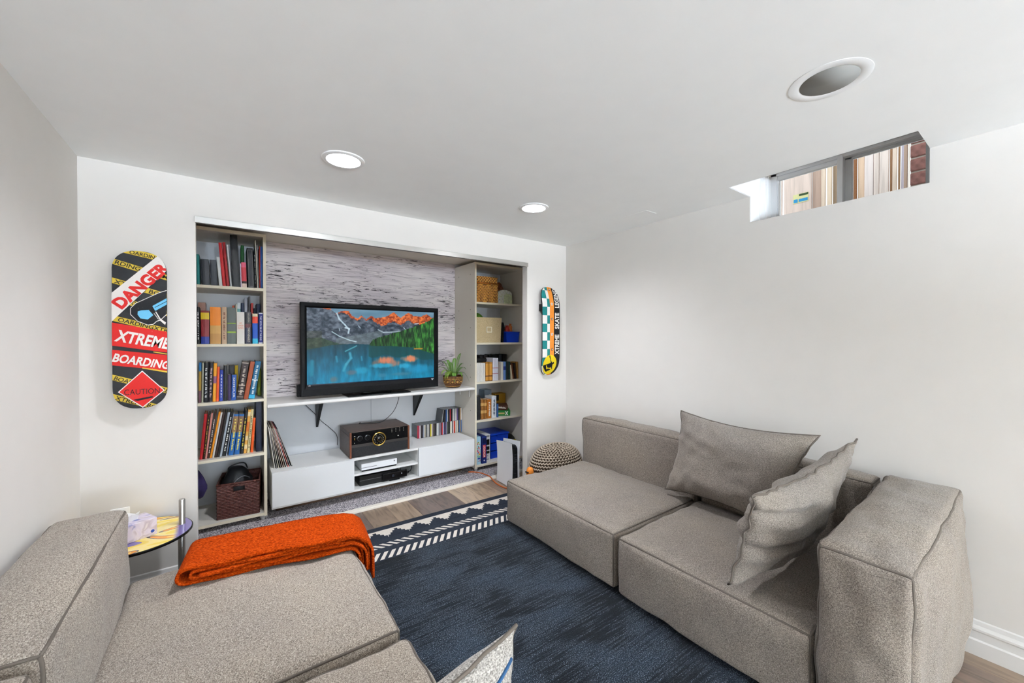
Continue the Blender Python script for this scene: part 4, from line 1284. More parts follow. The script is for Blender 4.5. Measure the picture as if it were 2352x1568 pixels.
RUG_W, RUG_L = 2.05, 3.0
rug = thing('area_rug', 'navy blue area rug with a cream stepped border on the laminate floor', 'rug', (0.98, 2.741, 0.0), (0, 0, R(-1.2)))
RT = 0.012
MB().rbox((-RUG_W / 2, -RUG_L, 0.0005), (RUG_W / 2, 0.0, RT), 0.004, 2).build('pile', rug_mat(), rug)
M_RCREAM = mat('rug_cream', '#cfc6bb', 0.95, var=(300, 0.12), bump=(400, 0.4))
M_RNAVY = mat('rug_navy', '#252b36', 0.95, var=(200, 0.25), bump=(400, 0.4))
e = 0.0008
xw0, xw1 = -RUG_W / 2 + 0.012, RUG_W / 2 - 0.012
MB().box((xw0, -0.43, RT), (xw1, -0.002, RT + e * 0.5)).build('border_ground', M_RNAVY, rug)
MB().box((xw0, -0.168, RT), (xw1, -0.058, RT + e)).build('cream_band', M_RCREAM, rug)
PER = 0.1425
def motif(i, x):
    mb = MB()
    w = PER
    for k in range(4):
        hw = w * 0.5 * (0.97 - k * 0.27)
        mb.box((x - hw, -0.1685 + k * 0.0225, RT), (x + hw, -0.1685 + (k + 1) * 0.0225, RT + e * 1.6))
    mb.build('stepped_motif', M_RNAVY, rug)
x = 0.790 - 0.98 - 6 * PER
i = 0
while x + PER / 2 < xw1:
    if x - PER / 2 > xw0:
        motif(i, x)
    x += PER
    i += 1
def diag(y0, y1, sx, per, wid, name):
    mb = []
    x = xw0 + 0.06
    while x < xw1 - 0.09:
        d = (y1 - y0) * sx
        m_ = MB()
        m_.add([(x, y0, RT + e), (x + wid, y0, RT + e), (x + wid + d, y1, RT + e), (x + d, y1, RT + e)], [(0, 1, 2, 3)])
        m_.build(name, M_RCREAM, rug)
        x += per
diag(-0.288, -0.236, -0.95, 0.0470, 0.0245, 'slanted_bar')
diag(-0.420, -0.342, 0.62, 0.0470, 0.0250, 'slanted_bar')

# ------------------------------------------------------------------ modular sofas
M_SOFA = fabric('sofa_weave', '#534b44', '#83796f', '#ada397')
M_SOFAP = mat('sofa_piping', '#645c54', 0.95)
def fbn(p, s):
    return noise.noise(Vector(p) * s)
def puff_pts(a, b, bul, n=22, wr=0.004, seed=0.0, tilt=0.0):
    """cube grid bulged on each face; bul=(x-,x+,y-,y+,z-,z+)"""
    hx = [(b[i] - a[i]) / 2 for i in range(3)]
    c = [(b[i] + a[i]) / 2 for i in range(3)]
    rr = 0.024
    def pos(u):
        p = []
        qd = [hx[i] * u[i] - max(-hx[i] + rr, min(hx[i] - rr, hx[i] * u[i])) for i in range(3)]
        ql = math.sqrt(sum(t * t for t in qd))
        kk = rr / ql if ql > rr else 1.0
        for i in range(3):
            j, k = (i + 1) % 3, (i + 2) % 3
            q = (1 - u[j] ** 2) * (1 - u[k] ** 2)
            q = q ** 0.6 if q > 0 else 0.0
            B = bul[2 * i + (1 if u[i] > 0 else 0)]
            p.append(c[i] + hx[i] * u[i] - qd[i] * (1 - kk) + B * u[i] * q)
        v = Vector(p)
        v.z += tilt * (u[0] + 1) / 2 * (u[2] + 1) / 2
        edge = sorted(abs(t) for t in u)[1]          # 1 on an edge of the block
        w = wr * (noise.noise(v * 4.0 + Vector((seed, 0, 0))) + (0.8 * noise.noise(Vector((v.x * 13, v.y * 13, v.z * 9)) + Vector((0, seed, 0)))) + 0.55 * noise.noise(Vector((v.x * 5 + v.z * 7, v.y * 5 - v.z * 6, v.z * 3 + seed))) * edge ** 4)
        nrm = Vector([u[i] if abs(u[i]) > 0.98 else 0.0 for i in range(3)])
        if nrm.length > 0:
            v += nrm.normalized() * w
        return v
    return pos
def puff(name, parent, a, b, bul, n=22, wr=0.004, seed=0.0, m=None, pipe='top', pr=0.0042, edges=None, tilt=0.0):
    pos = puff_pts(a, b, bul, n, wr, seed, tilt)
    idx = {}
    mb = MB()
    vs, fs = [], []
    def vid(i, j, k):
        key = (i, j, k)
        if key not in idx:
            idx[key] = len(vs)
            f = lambda q: math.sin(PI / 2 * (2 * q / n - 1)) * 0.7 + (2 * q / n - 1) * 0.3
            vs.append(pos((f(i), f(j), f(k))))
        return idx[key]
    for i in range(n):
        for j in range(n):
            for s in (0, n):
                fs.append((vid(i, j, s), vid(i + 1, j, s), vid(i + 1, j + 1, s), vid(i, j + 1, s)))
                fs.append((vid(i, s, j), vid(i + 1, s, j), vid(i + 1, s, j + 1), vid(i, s, j + 1)))
                fs.append((vid(s, i, j), vid(s, i + 1, j), vid(s, i + 1, j + 1), vid(s, i, j + 1)))
    mb.add(vs, fs)
    o = mb.build(name, m or M_SOFA, parent, smooth=True, angle=55)
    # piping along the seams
    pm = MB()
    def seam(fn):
        pm.tube([pos(fn(-1 + 2 * q / 28)) for q in range(29)], pr, 8)
    E = edges or ['t0', 't1', 't2', 't3', 'v0', 'v1', 'v2', 'v3']
    for k, fn in (('t0', lambda q: (q, -1, 1)), ('t1', lambda q: (1, q, 1)), ('t2', lambda q: (q, 1, 1)), ('t3', lambda q: (-1, q, 1)),
                  ('v0', lambda q: (-1, -1, q)), ('v1', lambda q: (1, -1, q)), ('v2', lambda q: (1, 1, q)), ('v3', lambda q: (-1, 1, q))):
        if k in E:
            seam(fn)
    pm.build('piping', M_SOFAP, o, smooth=True)
    return o
def feet(parent, pts, z1=0.05):
    for x, y, z0 in pts:
        MB().lathe([(0.022, z0), (0.028, z0 + 0.006), (0.028, z1)], 14, c=(x, y, 0)).build('foot', mat('black_foot', '#0f0f0f', 0.6), parent, smooth=True, angle=40)

Z0 = 0.044
m1 = thing('sofa_module', 'grey armless sofa module nearest the closet, against the right wall', 'sofa', (0, 0, 0), group='grey modular sofa on the right')
puff('seat', m1, (1.578, 1.312, Z0), (2.335, 2.255, 0.328), (0.020, 0.0, 0.012, 0.016, 0, 0.030), 32, 0.009, 1.3)
puff('backrest', m1, (2.345, 1.312, Z0), (2.497, 2.275, 0.672), (0.016, 0.004, 0.006, 0.016, 0, 0.022), 30, 0.008, 4.1)
feet(m1, [(1.66, 1.40, 0.0135), (1.66, 2.17, 0.0135), (2.42, 1.40, 0.0), (2.42, 2.17, 0.0)])
m2 = thing('sofa_module', 'grey corner sofa module with tall arm at the right front', 'sofa', (0, 0, 0), group='grey modular sofa on the right')
puff('seat', m2, (1.570, 0.475, Z0), (2.335, 1.283, 0.328), (0.024, 0.0, 0.0, 0.012, 0, 0.028), 32, 0.010, 7.7)
puff('backrest', m2, (2.345, 0.480, Z0), (2.497, 1.283, 0.672), (0.012, 0.004, 0.0, 0.010, 0, 0.022), 30, 0.008, 2.2)
puff('armrest', m2, (1.572, 0.232, Z0), (2.490, 0.466, 0.642), (0.030, 0.006, 0.046, 0.026, 0, 0.032), 36, 0.014, 9.4, tilt=0.045)
feet(m2, [(1.66, 0.32, 0.0135), (1.66, 1.19, 0.0135), (2.40, 0.32, 0.0), (2.40, 1.19, 0.0)])
M_SOFAL = fabric('sofa_weave_left', '#625950', '#958a7e', '#c2b8aa', 460.0)
m3 = thing('sofa_module', 'grey sofa module with the orange throw, against the left wall', 'sofa', (0, 0, 0), group='grey modular sofa on the left')
puff('seat', m3, (-0.322, 1.285, Z0), (0.470, 2.178, 0.345), (0.0, 0.020, 0.010, 0.012, 0, 0.030), 32, 0.009, 5.5, m=M_SOFAL)
puff('backrest', m3, (-0.540, 1.300, Z0), (-0.330, 2.212, 0.625), (0.004, 0.022, 0.010, 0.020, 0, 0.034), 30, 0.007, 3.9, m=M_SOFAL)
feet(m3, [(-0.45, 1.40, 0.0), (-0.45, 2.08, 0.0), (0.36, 1.40, 0.0135), (0.36, 2.08, 0.0135)])
m4 = thing('sofa_module', 'grey sofa module in the foreground, nearest the camera on the left', 'sofa', (0, 0, 0), group='grey modular sofa on the left')
puff('seat', m4, (-0.322, 0.33, Z0), (0.472, 1.242, 0.345), (0.0, 0.020, 0.010, 0.010, 0, 0.028), 32, 0.009, 6.5, m=M_SOFAL)
puff('backrest', m4, (-0.540, 0.33, Z0), (-0.330, 1.262, 0.625), (0.004, 0.022, 0.010, 0.012, 0, 0.034), 30, 0.006, 8.9, m=M_SOFAL)
feet(m4, [(-0.45, 0.42, 0.0), (-0.45, 1.15, 0.0), (0.36, 0.42, 0.0135), (0.36, 1.15, 0.0135)])

# ------------------------------------------------------------------ cushions
def cushion(label, TL, TR, BL, BR, th, seed, m, bend=0.0, pinch=0.07, wr=0.008, group=None, n=34, zip_at=None, folds=()):
    TL, TR, BL, BR = (Vector(p) for p in (TL, TR, BL, BR))
    base = (BL + BR) / 2
    t = thing('cushion', label, 'cushion', base, group=group)
    N = ((TR - BL).cross(TL - BR)).normalized()
    def mid(u, v):
        uu = u * (1 - pinch * (1 - v * v) * u * u)
        vv = v * (1 - pinch * 1.3 * (1 - u * u) * v * v)
        a, b = (uu + 1) / 2, (vv + 1) / 2
        P = BL * (1 - a) * (1 - b) + BR * a * (1 - b) + TL * (1 - a) * b + TR * a * b
        return P + N * bend * (1 - u * u) - base
    def pos(u, v, s):
        q = max(0.0, (1 - abs(u) ** 2.4) * (1 - abs(v) ** 2.4)) ** 0.55
        P = mid(u, v)
        w = wr * (noise.noise(P * 7 + Vector((seed, s, 0))) + 0.7 * noise.noise(P * 16 + Vector((0, seed, s * 3)))) * q ** 0.5
        for (ua, va_, ub, vb_, dep, wd) in folds:
            du, dv = ub - ua, vb_ - va_
            tt = max(0.0, min(1.0, ((u - ua) * du + (v - va_) * dv) / (du * du + dv * dv)))
            ds = math.hypot(u - ua - tt * du, v - va_ - tt * dv)
            w -= dep * (1 - tt * 0.8) * (math.exp(-(ds / wd) ** 2) - 0.55 * math.exp(-((ds - 1.9 * wd) / wd) ** 2)) * q ** 0.3
        edge = (1 - q) ** 2 * wr * 0.9 * noise.noise(P * 22 + Vector((seed, 0, 0)))
        return P + N * (s * (th * q + w) + edge)
    mb = MB()
    f = lambda i: math.sin(PI / 2 * (2 * i / n - 1)) * 0.5 + (2 * i / n - 1) * 0.5
    for s in (1, -1):
        vs = [pos(f(i), f(j), s) for i in range(n + 1) for j in range(n + 1)]
        fs = [(i * (n + 1) + j, (i + 1) * (n + 1) + j, (i + 1) * (n + 1) + j + 1, i * (n + 1) + j + 1) for i in range(n) for j in range(n)]
        mb.add(vs, fs)
    o = mb.build('cover', m, t, smooth=True)
    bm = bmesh.new()
    bm.from_mesh(o.data)
    bmesh.ops.remove_doubles(bm, verts=bm.verts, dist=0.0004)
    bmesh.ops.recalc_face_normals(bm, faces=bm.faces)
    bm.to_mesh(o.data)
    bm.free()
    loop = [(-1 + 2 * i / 24, -1) for i in range(24)] + [(1, -1 + 2 * i / 24) for i in range(24)] + [(1 - 2 * i / 24, 1) for i in range(24)] + [(-1, 1 - 2 * i / 24) for i in range(24)]
    MB().tube([pos(u, v, 0) for u, v in loop], 0.0042, 8, closed=True).build('piping', M_SOFAP, t, smooth=True)
    if zip_at:
        s, v0 = zip_at
        MB().tube([pos(-0.80 + 1.7 * i / 20, v0, s) + N * s * 0.001 for i in range(21)], 0.0042, 6).build('zip', mat('blue_zip', '#2c557f', 0.6), t, smooth=True)
    return t
M_CUSH = fabric('cushion_weave', '#5d564f', '#877e75', '#a89f94', 500.0)
M_CUSHF = fabric('cushion_weave_pale', '#706b66', '#a8a39c', '#d6d2cb', 330.0, 0.5)
cushion('wide grey cushion leaning against the right sofa backrest', (2.318, 1.395, 0.862), (2.305, 0.672, 0.850), (2.225, 1.445, 0.372), (2.195, 0.80, 0.372), 0.100, 1.7, M_CUSH, 0.0, 0.11, 0.018, folds=((-1, 0.5, -0.2, 0.2, 0.012, 0.07), (0.2, 1, 0.3, 0.2, 0.010, 0.06), (1, -0.6, 0.3, -0.3, 0.014, 0.08), (-0.6, -1, -0.4, -0.4, 0.012, 0.07), (-0.45, 1, -0.3, 0.5, 0.018, 0.06)))
cushion('crumpled grey cushion leaning against the right sofa arm', (1.545, 0.650, 0.742), (2.400, 0.560, 0.845), (1.535, 0.725, 0.385), (2.23, 0.720, 0.378), 0.082, 5.2, M_CUSH, 0.02, 0.10, 0.022, folds=((-1, 0.62, -0.25, 0.45, 0.030, 0.09), (-1, -0.15, 0.1, -0.2, 0.026, 0.10), (-0.75, -1, -0.35, -0.35, 0.026, 0.09), (0.1, 1, 0.2, 0.3, 0.012, 0.07), (0.9, -0.3, 0.3, -0.1, 0.016, 0.09)))
cushion('pale grey cushion with blue zip on the foreground sofa', (-0.02, 0.60, 0.640), (0.525, 0.715, 0.672), (-0.06, 0.70, 0.375), (0.560, 0.760, 0.372), 0.065, 3.3, M_CUSHF, 0.0, 0.08, 0.010, zip_at=(1, 0.72))

# ------------------------------------------------------------------ folded orange throw
def wool():
    m = bpy.data.materials.new('orange_wool')
    t = NT(m)
    nz = t.n('ShaderNodeTexNoise', i_Scale=260.0, i_Detail=3.0)
    t.l(t.coords((0.5, 1, 1)), nz.inputs['Vector'])
    t.l(t.ramp(nz.outputs['Fac'], [(0.3, '#6a1d03'), (0.52, '#b03c06'), (0.72, '#d65c1c')]), t.b.inputs['Base Color'])
    t.b.inputs['Roughness'].default_value = 1.0
    t.b.inputs['Specular IOR Level'].default_value = 0.05
    t.bump(nz.outputs['Fac'], 0.8, 0.006)
    return m
M_WOOL = wool()
tw = thing('throw_blanket', 'folded orange wool throw draped across the left sofa seat', 'throw', (-0.165, 1.925, 0.377), (0, 0, R(-6.5)))
def surf(s, off):
    """profile of the seat under the throw: flat, then over the front edge"""
    L0, rad = 0.605, 0.045
    z_flat = -0.012 * max(0, (s - 0.36) / 0.25) ** 2 if s < L0 else -0.0115
    if s <= L0:
        return (s, z_flat + off)
    a = (s - L0) / (rad + 0.012)
    if a < PI / 2:
        return (L0 + (rad + off) * math.sin(a), -0.0115 - rad + (rad + off) * math.cos(a))
    r = s - L0 - (PI / 2) * (rad + 0.012)
    return (L0 + rad + off, -0.0115 - rad - r)
def ribbon(path, th, y0, y1, ph):
    ny = 14
    n = len(path)
    ts = []
    for i in range(n):
        a = Vector(path[max(i - 1, 0)])
        b = Vector(path[min(i + 1, n - 1)])
        d = (b - a).normalized()
        ts.append(Vector((-d.y, d.x)))
    mb = MB()
    vs = []
    for j in range(ny + 1):
        f = j / ny
        for sgn in (1, -1):
            for i in range(n):
                p = Vector(path[i]) + ts[i] * sgn * th / 2
                y = y0 + (y1 - y0) * f
                wv = 0.010 * math.sin(path[i][0] * 9 + ph) + 0.006 * math.sin(path[i][0] * 23 + ph * 2)
                y += wv * (1 - f)
                dz = 0.0022 * noise.noise(Vector((path[i][0] * 9, y * 9, ph)))
                vs.append((p.x, y, p.y + dz))
    m2_ = 2 * n
    fs = []
    def at(j, s, i):
        return j * m2_ + s * n + i
    for j in range(ny):
        for i in range(n - 1):
            fs.append((at(j, 0, i), at(j, 0, i + 1), at(j + 1, 0, i + 1), at(j + 1, 0, i)))
            fs.append((at(j, 1, i), at(j + 1, 1, i), at(j + 1, 1, i + 1), at(j, 1, i + 1)))
        for i in (0, n - 1):
            fs.append((at(j, 0, i), at(j + 1, 0, i), at(j + 1, 1, i), at(j, 1, i)))
    for j in (0, ny):
        for i in range(n - 1):
            fs.append((at(j, 0, i), at(j, 1, i), at(j, 1, i + 1), at(j, 0, i + 1)))
    mb.add(vs, fs)
    return mb
def uloop(o0, o1, sl, send0, send1):
    S_ = [send0 + (sl - send0) * i / 30 for i in range(31)]
    p = [surf(s, o0) for s in S_]
    r = (o1 - o0) / 2
    cz = (surf(sl, o0)[1] + surf(sl, o1)[1]) / 2
    p += [(sl - r * 1.1 * math.sin(PI * k / 8), cz - r * math.cos(PI * k / 8)) for k in range(1, 8)]
    S_ = [sl + (send1 - sl) * i / 32 for i in range(33)]
    p += [surf(s, o1) for s in S_]
    return p
ribbon(uloop(0.006, 0.062, 0.036, 0.74, 0.80), 0.0105, 0.0, 0.265, 0.3).build('outer_fold', M_WOOL, tw, smooth=True)
ribbon(uloop(0.0205, 0.047, 0.060, 0.75, 0.77), 0.0100, 0.010, 0.262, 2.1).build('inner_fold', M_WOOL, tw, smooth=True)
ribbon([surf(0.075 + 0.68 * i / 40, 0.0340) for i in range(41)], 0.0090, 0.004, 0.260, 4.0).build('middle_layer', M_WOOL, tw, smooth=True)
fz = MB()
rr = random.Random(5)
for i in range(420):
    s = rr.uniform(0.02, 0.72)
    x_, z_ = surf(s, 0.067)
    y_ = rr.choice((rr.uniform(-0.008, 0.006), rr.uniform(0.258, 0.272), rr.uniform(0.0, 0.265)))
    d = Vector((rr.uniform(-1, 1), rr.uniform(-1, 1), rr.uniform(0.2, 1))).normalized() * rr.uniform(0.004, 0.010)
    sd = d.orthogonal().normalized() * 0.0004
    p = Vector((x_, y_, z_ - 0.001))
    fz.add([p - sd, p + sd, p + d], [(0, 1, 2)])
o = fz.build('fuzz', M_WOOL, tw)
o['kind'] = 'stuff'

# ------------------------------------------------------------------ side table with tissue box
st = thing('side_table', 'round glass side table with painted top and steel post behind the left sofa', 'side table', (-0.338, 2.447, 0.0))
def painted():
    m = bpy.data.materials.new('painted_glass')
    t = NT(m)
    nz = t.n('ShaderNodeTexNoise', i_Scale=1.0, i_Detail=1.0, i_Distortion=1.6)
    t.l(t.coords((2.4, 6.0, 1), rot=(0, 0, R(12))), nz.inputs['Vector'])
    c = t.ramp(nz.outputs['Fac'], [(0.0, '#6f62a0'), (0.34, '#e8c83a'), (0.40, '#f0d878'), (0.47, '#f2dc8c'), (0.52, '#4a3c34'), (0.545, '#e8901c'), (0.60, '#f2d65c'), (0.66, '#5c4a3a'), (0.69, '#c85a20'), (0.73, '#7a9a5a')], 'CONSTANT')
    sx = t.n('ShaderNodeSeparateXYZ')
    t.l(t.coords(), sx.inputs[0])
    pf = t.ramp(sx.outputs[0], [(0.135, (0, 0, 0, 1)), (0.15, (1, 1, 1, 1))])
    t.l(t.mix(pf, c, hexc('#7466a4')), t.b.inputs['Base Color'])
    t.b.inputs['Roughness'].default_value = 0.08
    t.b.inputs['Coat Weight'].default_value = 0.5
    return m
MB().lathe([(0.0001, 0.4208), (0.196, 0.4208)], 64, cap=False).build('painted_top', painted(), st)
MB().lathe([(0.0001, 0.409), (0.199, 0.409), (0.201, 0.412), (0.201, 0.418), (0.199, 0.4203), (0.0001, 0.4203)], 64).build('glass_disc', mat('black_glass_edge', '#0a0a0b', 0.08), st, smooth=True, angle=40)
M_STEEL = mat('brushed_steel', '#b4b2ae', 0.3, 0.95)
MB().lathe([(0.0125, 0.012), (0.0125, 0.538), (0.0105, 0.541), (0.0001, 0.5405)], 20, c=(0.158, 0.03, 0)).build('post', M_STEEL, st, smooth=True, angle=40)
MB().lathe([(0.0125, 0.012), (0.0125, 0.409)], 20, c=(0.150, 0.085, 0)).build('post', M_STEEL, st, smooth=True, angle=40)
MB().lathe([(0.0001, 0.0), (0.165, 0.0), (0.165, 0.010), (0.150, 0.014), (0.0001, 0.014)], 48, c=(0.03, 0.0, 0)).build('base', M_STEEL, st, smooth=True, angle=40)
tb = thing('tissue_box', 'pale lilac patterned tissue box on the round side table', 'tissue box', (-0.338, 2.44, 0.4212), (0, 0, R(28)))
def tissue():
    m = bpy.data.materials.new('tissue_carton')
    t = NT(m)
    nz = t.n('ShaderNodeTexNoise', i_Scale=16.0, i_Detail=2.0, i_Distortion=1.0)
    t.l(t.coords(), nz.inputs['Vector'])
    t.l(t.ramp(nz.outputs['Fac'], [(0.3, '#3f5a9c'), (0.38, '#c8bcd0'), (0.5, '#d6ccd4'), (0.6, '#b8a8b0'), (0.7, '#e4dcd8')]), t.b.inputs['Base Color'])
    t.b.inputs['Roughness'].default_value = 0.5
    return m
MB().rbox((-0.095, -0.055, 0), (0.055, 0.055, 0.078), 0.0015, 1).build('carton', tissue(), tb)
MB().lathe([(0.0001, 0.0), (0.007, 0.0), (0.007, 0.0006), (0.0001, 0.0006)], 20, c=(0.038, -0.0552, 0.020), axis='Y').build('logo', mat('logo_blue', '#2a4a9c', 0.5), tb)
ts = MB()
for k in range(8):
    a0, a1 = k * PI / 4, (k + 1) * PI / 4
    ts.add([(-0.02 + 0.028 * math.cos(a0), 0.012 * math.sin(a0), 0.0785), (-0.02 + 0.028 * math.cos(a1), 0.012 * math.sin(a1), 0.0785), (-0.02 + 0.034 * math.cos(a1), 0.02 * math.sin(a1), 0.098 + 0.012 * (k % 2)), (-0.02 + 0.034 * math.cos(a0), 0.02 * math.sin(a0), 0.098 + 0.012 * ((k + 1) % 2))], [(0, 1, 2, 3)])
ts.build('tissue', mat('tissue_white', '#f2f1ee', 0.9), tb, smooth=True)
ou = thing('wall_outlet', 'white wall outlet with plug above the left sofa back', 'outlet', (-0.425, YB, 0.378))
MB().rbox((-0.035, -0.006, 0.0), (0.035, -0.0003, 0.115), 0.003).build('plate', M_TRIM, ou)
MB().rbox((-0.018, -0.034, 0.062), (0.018, -0.006, 0.098), 0.005).build('plug', mat('plug_white', '#f4f3f0', 0.4), ou)

# ------------------------------------------------------------------ knitted pouf in the corner
pf = thing('knitted_pouf', 'round beige knitted pouf in the corner behind the right sofa', 'pouf', (2.235, 2.466, 0.0))
PX, PY, PH = 0.262, 0.172, 0.43
def psurf(ph, th):
    """ph 0 top .. pi bottom"""
    s, c = math.sin(ph), math.cos(ph)
    r = abs(s) ** 0.75
    z = PH / 2 + PH / 2 * (abs(c) ** 0.9) * (1 if c > 0 else -1)
    return Vector((PX * r * math.cos(th), PY * r * math.sin(th), max(0.002, z)))
mb = MB()
vs, fs = [], []
for i in range(19):
    for j in range(48):
        vs.append(psurf(PI * i / 18 * 0.998 + 0.001, 2 * PI * j / 48) * 1.0)
for i in range(18):
    for j in range(48):
        fs.append((i * 48 + j, i * 48 + (j + 1) % 48, (i + 1) * 48 + (j + 1) % 48, (i + 1) * 48 + j))
mb.add([(v.x * 0.955, v.y * 0.955, max(0.001, PH / 2 + (v.z - PH / 2) * 0.965)) for v in vs], fs)
mb.build('inner_cushion', mat('pouf_dark', '#4a3c30', 0.95), pf, smooth=True)
st_ = MB()
def seed_stitch(p, d, n_, L, w):
    d = d.normalized()
    n_ = n_.normalized()
    s = d.cross(n_).normalized()
    vs = [p - d * L]
    for q, ww in ((-0.45, 0.85), (0.35, 1.0)):
        for a in range(6):
            an = 2 * PI * a / 6
            vs.append(p + d * L * q + (s * math.cos(an) + n_ * math.sin(an) * 0.9) * w * ww)
    vs.append(p + d * L)
    fs = [(0, 1 + (a + 1) % 6, 1 + a) for a in range(6)] + [(1 + a, 1 + (a + 1) % 6, 7 + (a + 1) % 6, 7 + a) for a in range(6)] + [(13, 7 + a, 7 + (a + 1) % 6) for a in range(6)]
    st_.add(vs, fs)
ph = 0.06
while ph < PI * 0.88:
    r = abs(math.sin(ph)) ** 0.75
    cnt = max(6, int(2 * PI * r * 0.22 / 0.026))
    for j in range(cnt):
        th = 2 * PI * (j + 0.5 * (int(ph * 100) % 2)) / cnt
        p = psurf(ph, th)
        dth = (psurf(ph, th + 0.02) - psurf(ph, th - 0.02)).normalized()
        dph = (psurf(ph + 0.02, th) - psurf(ph - 0.02, th)).normalized()
        nn = dph.cross(dth)
        if nn.dot(p - Vector((0, 0, PH / 2))) < 0:
            nn = -nn
        for s in (-1, 1):
            seed_stitch(p + dth * s * 0.0062, dph * 0.8 + dth * s * 0.6, nn, 0.0125, 0.0050)
    ph += 0.0215 / max(0.12, 0.215 * (0.75 + 0.25 * abs(math.cos(ph))))
o = st_.build('knit', mat('pouf_cord', '#ad9e8d', 0.95, var=(40, 0.15)), pf, smooth=True)
o['kind'] = 'stuff'
# ------------------------------------------------------------------ skateboards on the back wall
def clip_poly(P, clip):
    """convex clip (counter-clockwise) of polygon P"""
    out = P
    n = len(clip)
    for i in range(n):
        a, b = clip[i], clip[(i + 1) % n]
        src, out = out, []
        if not src:
            return []
        side = lambda p: (b[0] - a[0]) * (p[1] - a[1]) - (b[1] - a[1]) * (p[0] - a[0])
        for j in range(len(src)):
            p, q = src[j], src[(j + 1) % len(src)]
            sp, sq = side(p), side(q)
            if sp >= 0:
                out.append(p)
            if (sp >= 0) != (sq >= 0):
                t = sp / (sp - sq)
                out.append((p[0] + t * (q[0] - p[0]), p[1] + t * (q[1] - p[1])))
    return out
def tri_poly(P):
    """triangles of a simple polygon, by ear filling"""
    bm = bmesh.new()
    f = bm.faces.new([bm.verts.new((p[0], p[1], 0)) for p in P])
    bmesh.ops.triangulate(bm, faces=[f])
    T = [[(v.co.x, v.co.y) for v in g.verts] for g in bm.faces]
    bm.free()
    return T
def slice_tris(T, step):
    """cut triangles into strips of t so that they follow a bent deck"""
    out = []
    for tr_ in T:
        lo, hi = min(p[1] for p in tr_), max(p[1] for p in tr_)
        k0, k1 = math.floor(lo / step), math.ceil(hi / step)
        if k1 - k0 <= 1:
            out.append(list(tr_))
            continue
        for k in range(k0, k1):
            big = 10.0
            q = clip_poly(list(tr_), [(-big, k * step), (big, k * step), (big, (k + 1) * step), (-big, (k + 1) * step)])
            if len(q) >= 3:
                out.append(q)
    return out
def outline(hw, hl, ry, pw, n=14):
    pts = []
    for q in range(4):
        for i in range(n):
            a = PI / 2 * (q + i / n)
            cx, sx = math.cos(a), math.sin(a)
            x = hw * abs(cx) ** (2 / pw) * (1 if cx >= 0 else -1)
            y = ry * abs(sx) ** (2 / pw) * (1 if sx >= 0 else -1)
            pts.append((x, y + (hl - ry) * (1 if q < 2 else -1)))
    return pts
class Deck:
    def __init__(self, name, label, loc, hw, hl, ry, pw, bend):
        self.t = thing(name, label, 'skateboard', loc)
        self.out = outline(hw, hl, ry, pw)
        self.bend, self.hl = bend, hl
        self.step = 0.02 if bend else 9.0
        # the deck: laminated board
        T = slice_tris(tri_poly(self.out), 0.02)
        mb = MB()
        for q in T:
            k = len(q)
            mb.add([self.P(p, 0.0) for p in q], [tuple(range(k))])
            mb.add([self.P(p, -0.011) for p in q], [tuple(range(k))])
        O = []
        for i in range(len(self.out)):
            a, b = self.out[i], self.out[(i + 1) % len(self.out)]
            ns = max(1, int(abs(b[1] - a[1]) / 0.02))
            O += [(a[0] + (b[0] - a[0]) * s / ns, a[1] + (b[1] - a[1]) * s / ns) for s in range(ns)]
        n = len(O)
        mb.add([self.P(p, 0.0) for p in O] + [self.P(p, -0.011) for p in O], [(i, (i + 1) % n, n + (i + 1) % n, n + i) for i in range(n)])
        mb.build('deck', mat('deck_black', '#0e0f13', 0.55, var=(60, 0.25)), self.t)
        self.lv = 0
    def yb(self, t):
        e = max(0.0, abs(t) - (self.hl - 0.17)) / 0.17
        return self.bend * e ** 1.6
    def P(self, p, lift):
        return (p[0], self.yb(p[1]) - lift, p[1])
    def art(self, T, m, name, clip=None):
        self.lv += 1
        mb = MB()
        for tr_ in slice_tris(T, self.step):
            q = clip_poly(list(tr_) if area(tr_) > 0 else list(tr_)[::-1], clip or self.out)
            if len(q) >= 3:
                mb.add([self.P(p, 0.00035 * self.lv) for p in q], [tuple(range(len(q)))])
        if mb.f:
            mb.build(name, m, self.t)
    def text(self, s, a, b, h, m, bold=0.0, shear=0.0, clip=None):
        vs, fs, w, hh = text_tris(s, bold, shear)
        a, b = Vector(a), Vector(b)
        u = (b - a)
        L = u.length
        u = u / L
        v = Vector((-u.y, u.x))
        pt = [tuple(a + u * (x / w * L) + v * (y / hh * h)) for x, y in vs]
        T = []
        for f in fs:
            q = [pt[i] for i in f]
            T += [q] if len(q) == 3 else tri_poly(q)
        self.art(T, m, 'lettering', clip)
def area(q):
    return sum(q[i][0] * q[(i + 1) % len(q)][1] - q[(i + 1) % len(q)][0] * q[i][1] for i in range(len(q)))
def worn(name, col):
    m = bpy.data.materials.new(name)
    t = NT(m)
    nz = t.n('ShaderNodeTexNoise', i_Scale=150.0, i_Detail=4.0)
    t.l(t.coords((1, 1, 0.6)), nz.inputs['Vector'])
    c = hexc(col)
    d = tuple(x * 0.6 + 0.01 for x in c[:3]) + (1,)
    l_ = tuple(min(1, x * 0.7 + 0.25) for x in c[:3]) + (1,)
    t.l(t.ramp(nz.outputs['Fac'], [(0.24, d), (0.32, c), (0.70, c), (0.76, l_)]), t.b.inputs['Base Color'])
    t.b.inputs['Roughness'].default_value = 0.55
    t.b.inputs['Specular IOR Level'].default_value = 0.2
    return m
INK = {'yellow': worn('print_yellow', '#d3b53c'), 'black': worn('print_black', '#0c0d11'), 'red': worn('print_red', '#c4201c'), 'white': worn('print_white', '#e6e2dc'), 'blue': worn('print_blue', '#6cbbe0')}
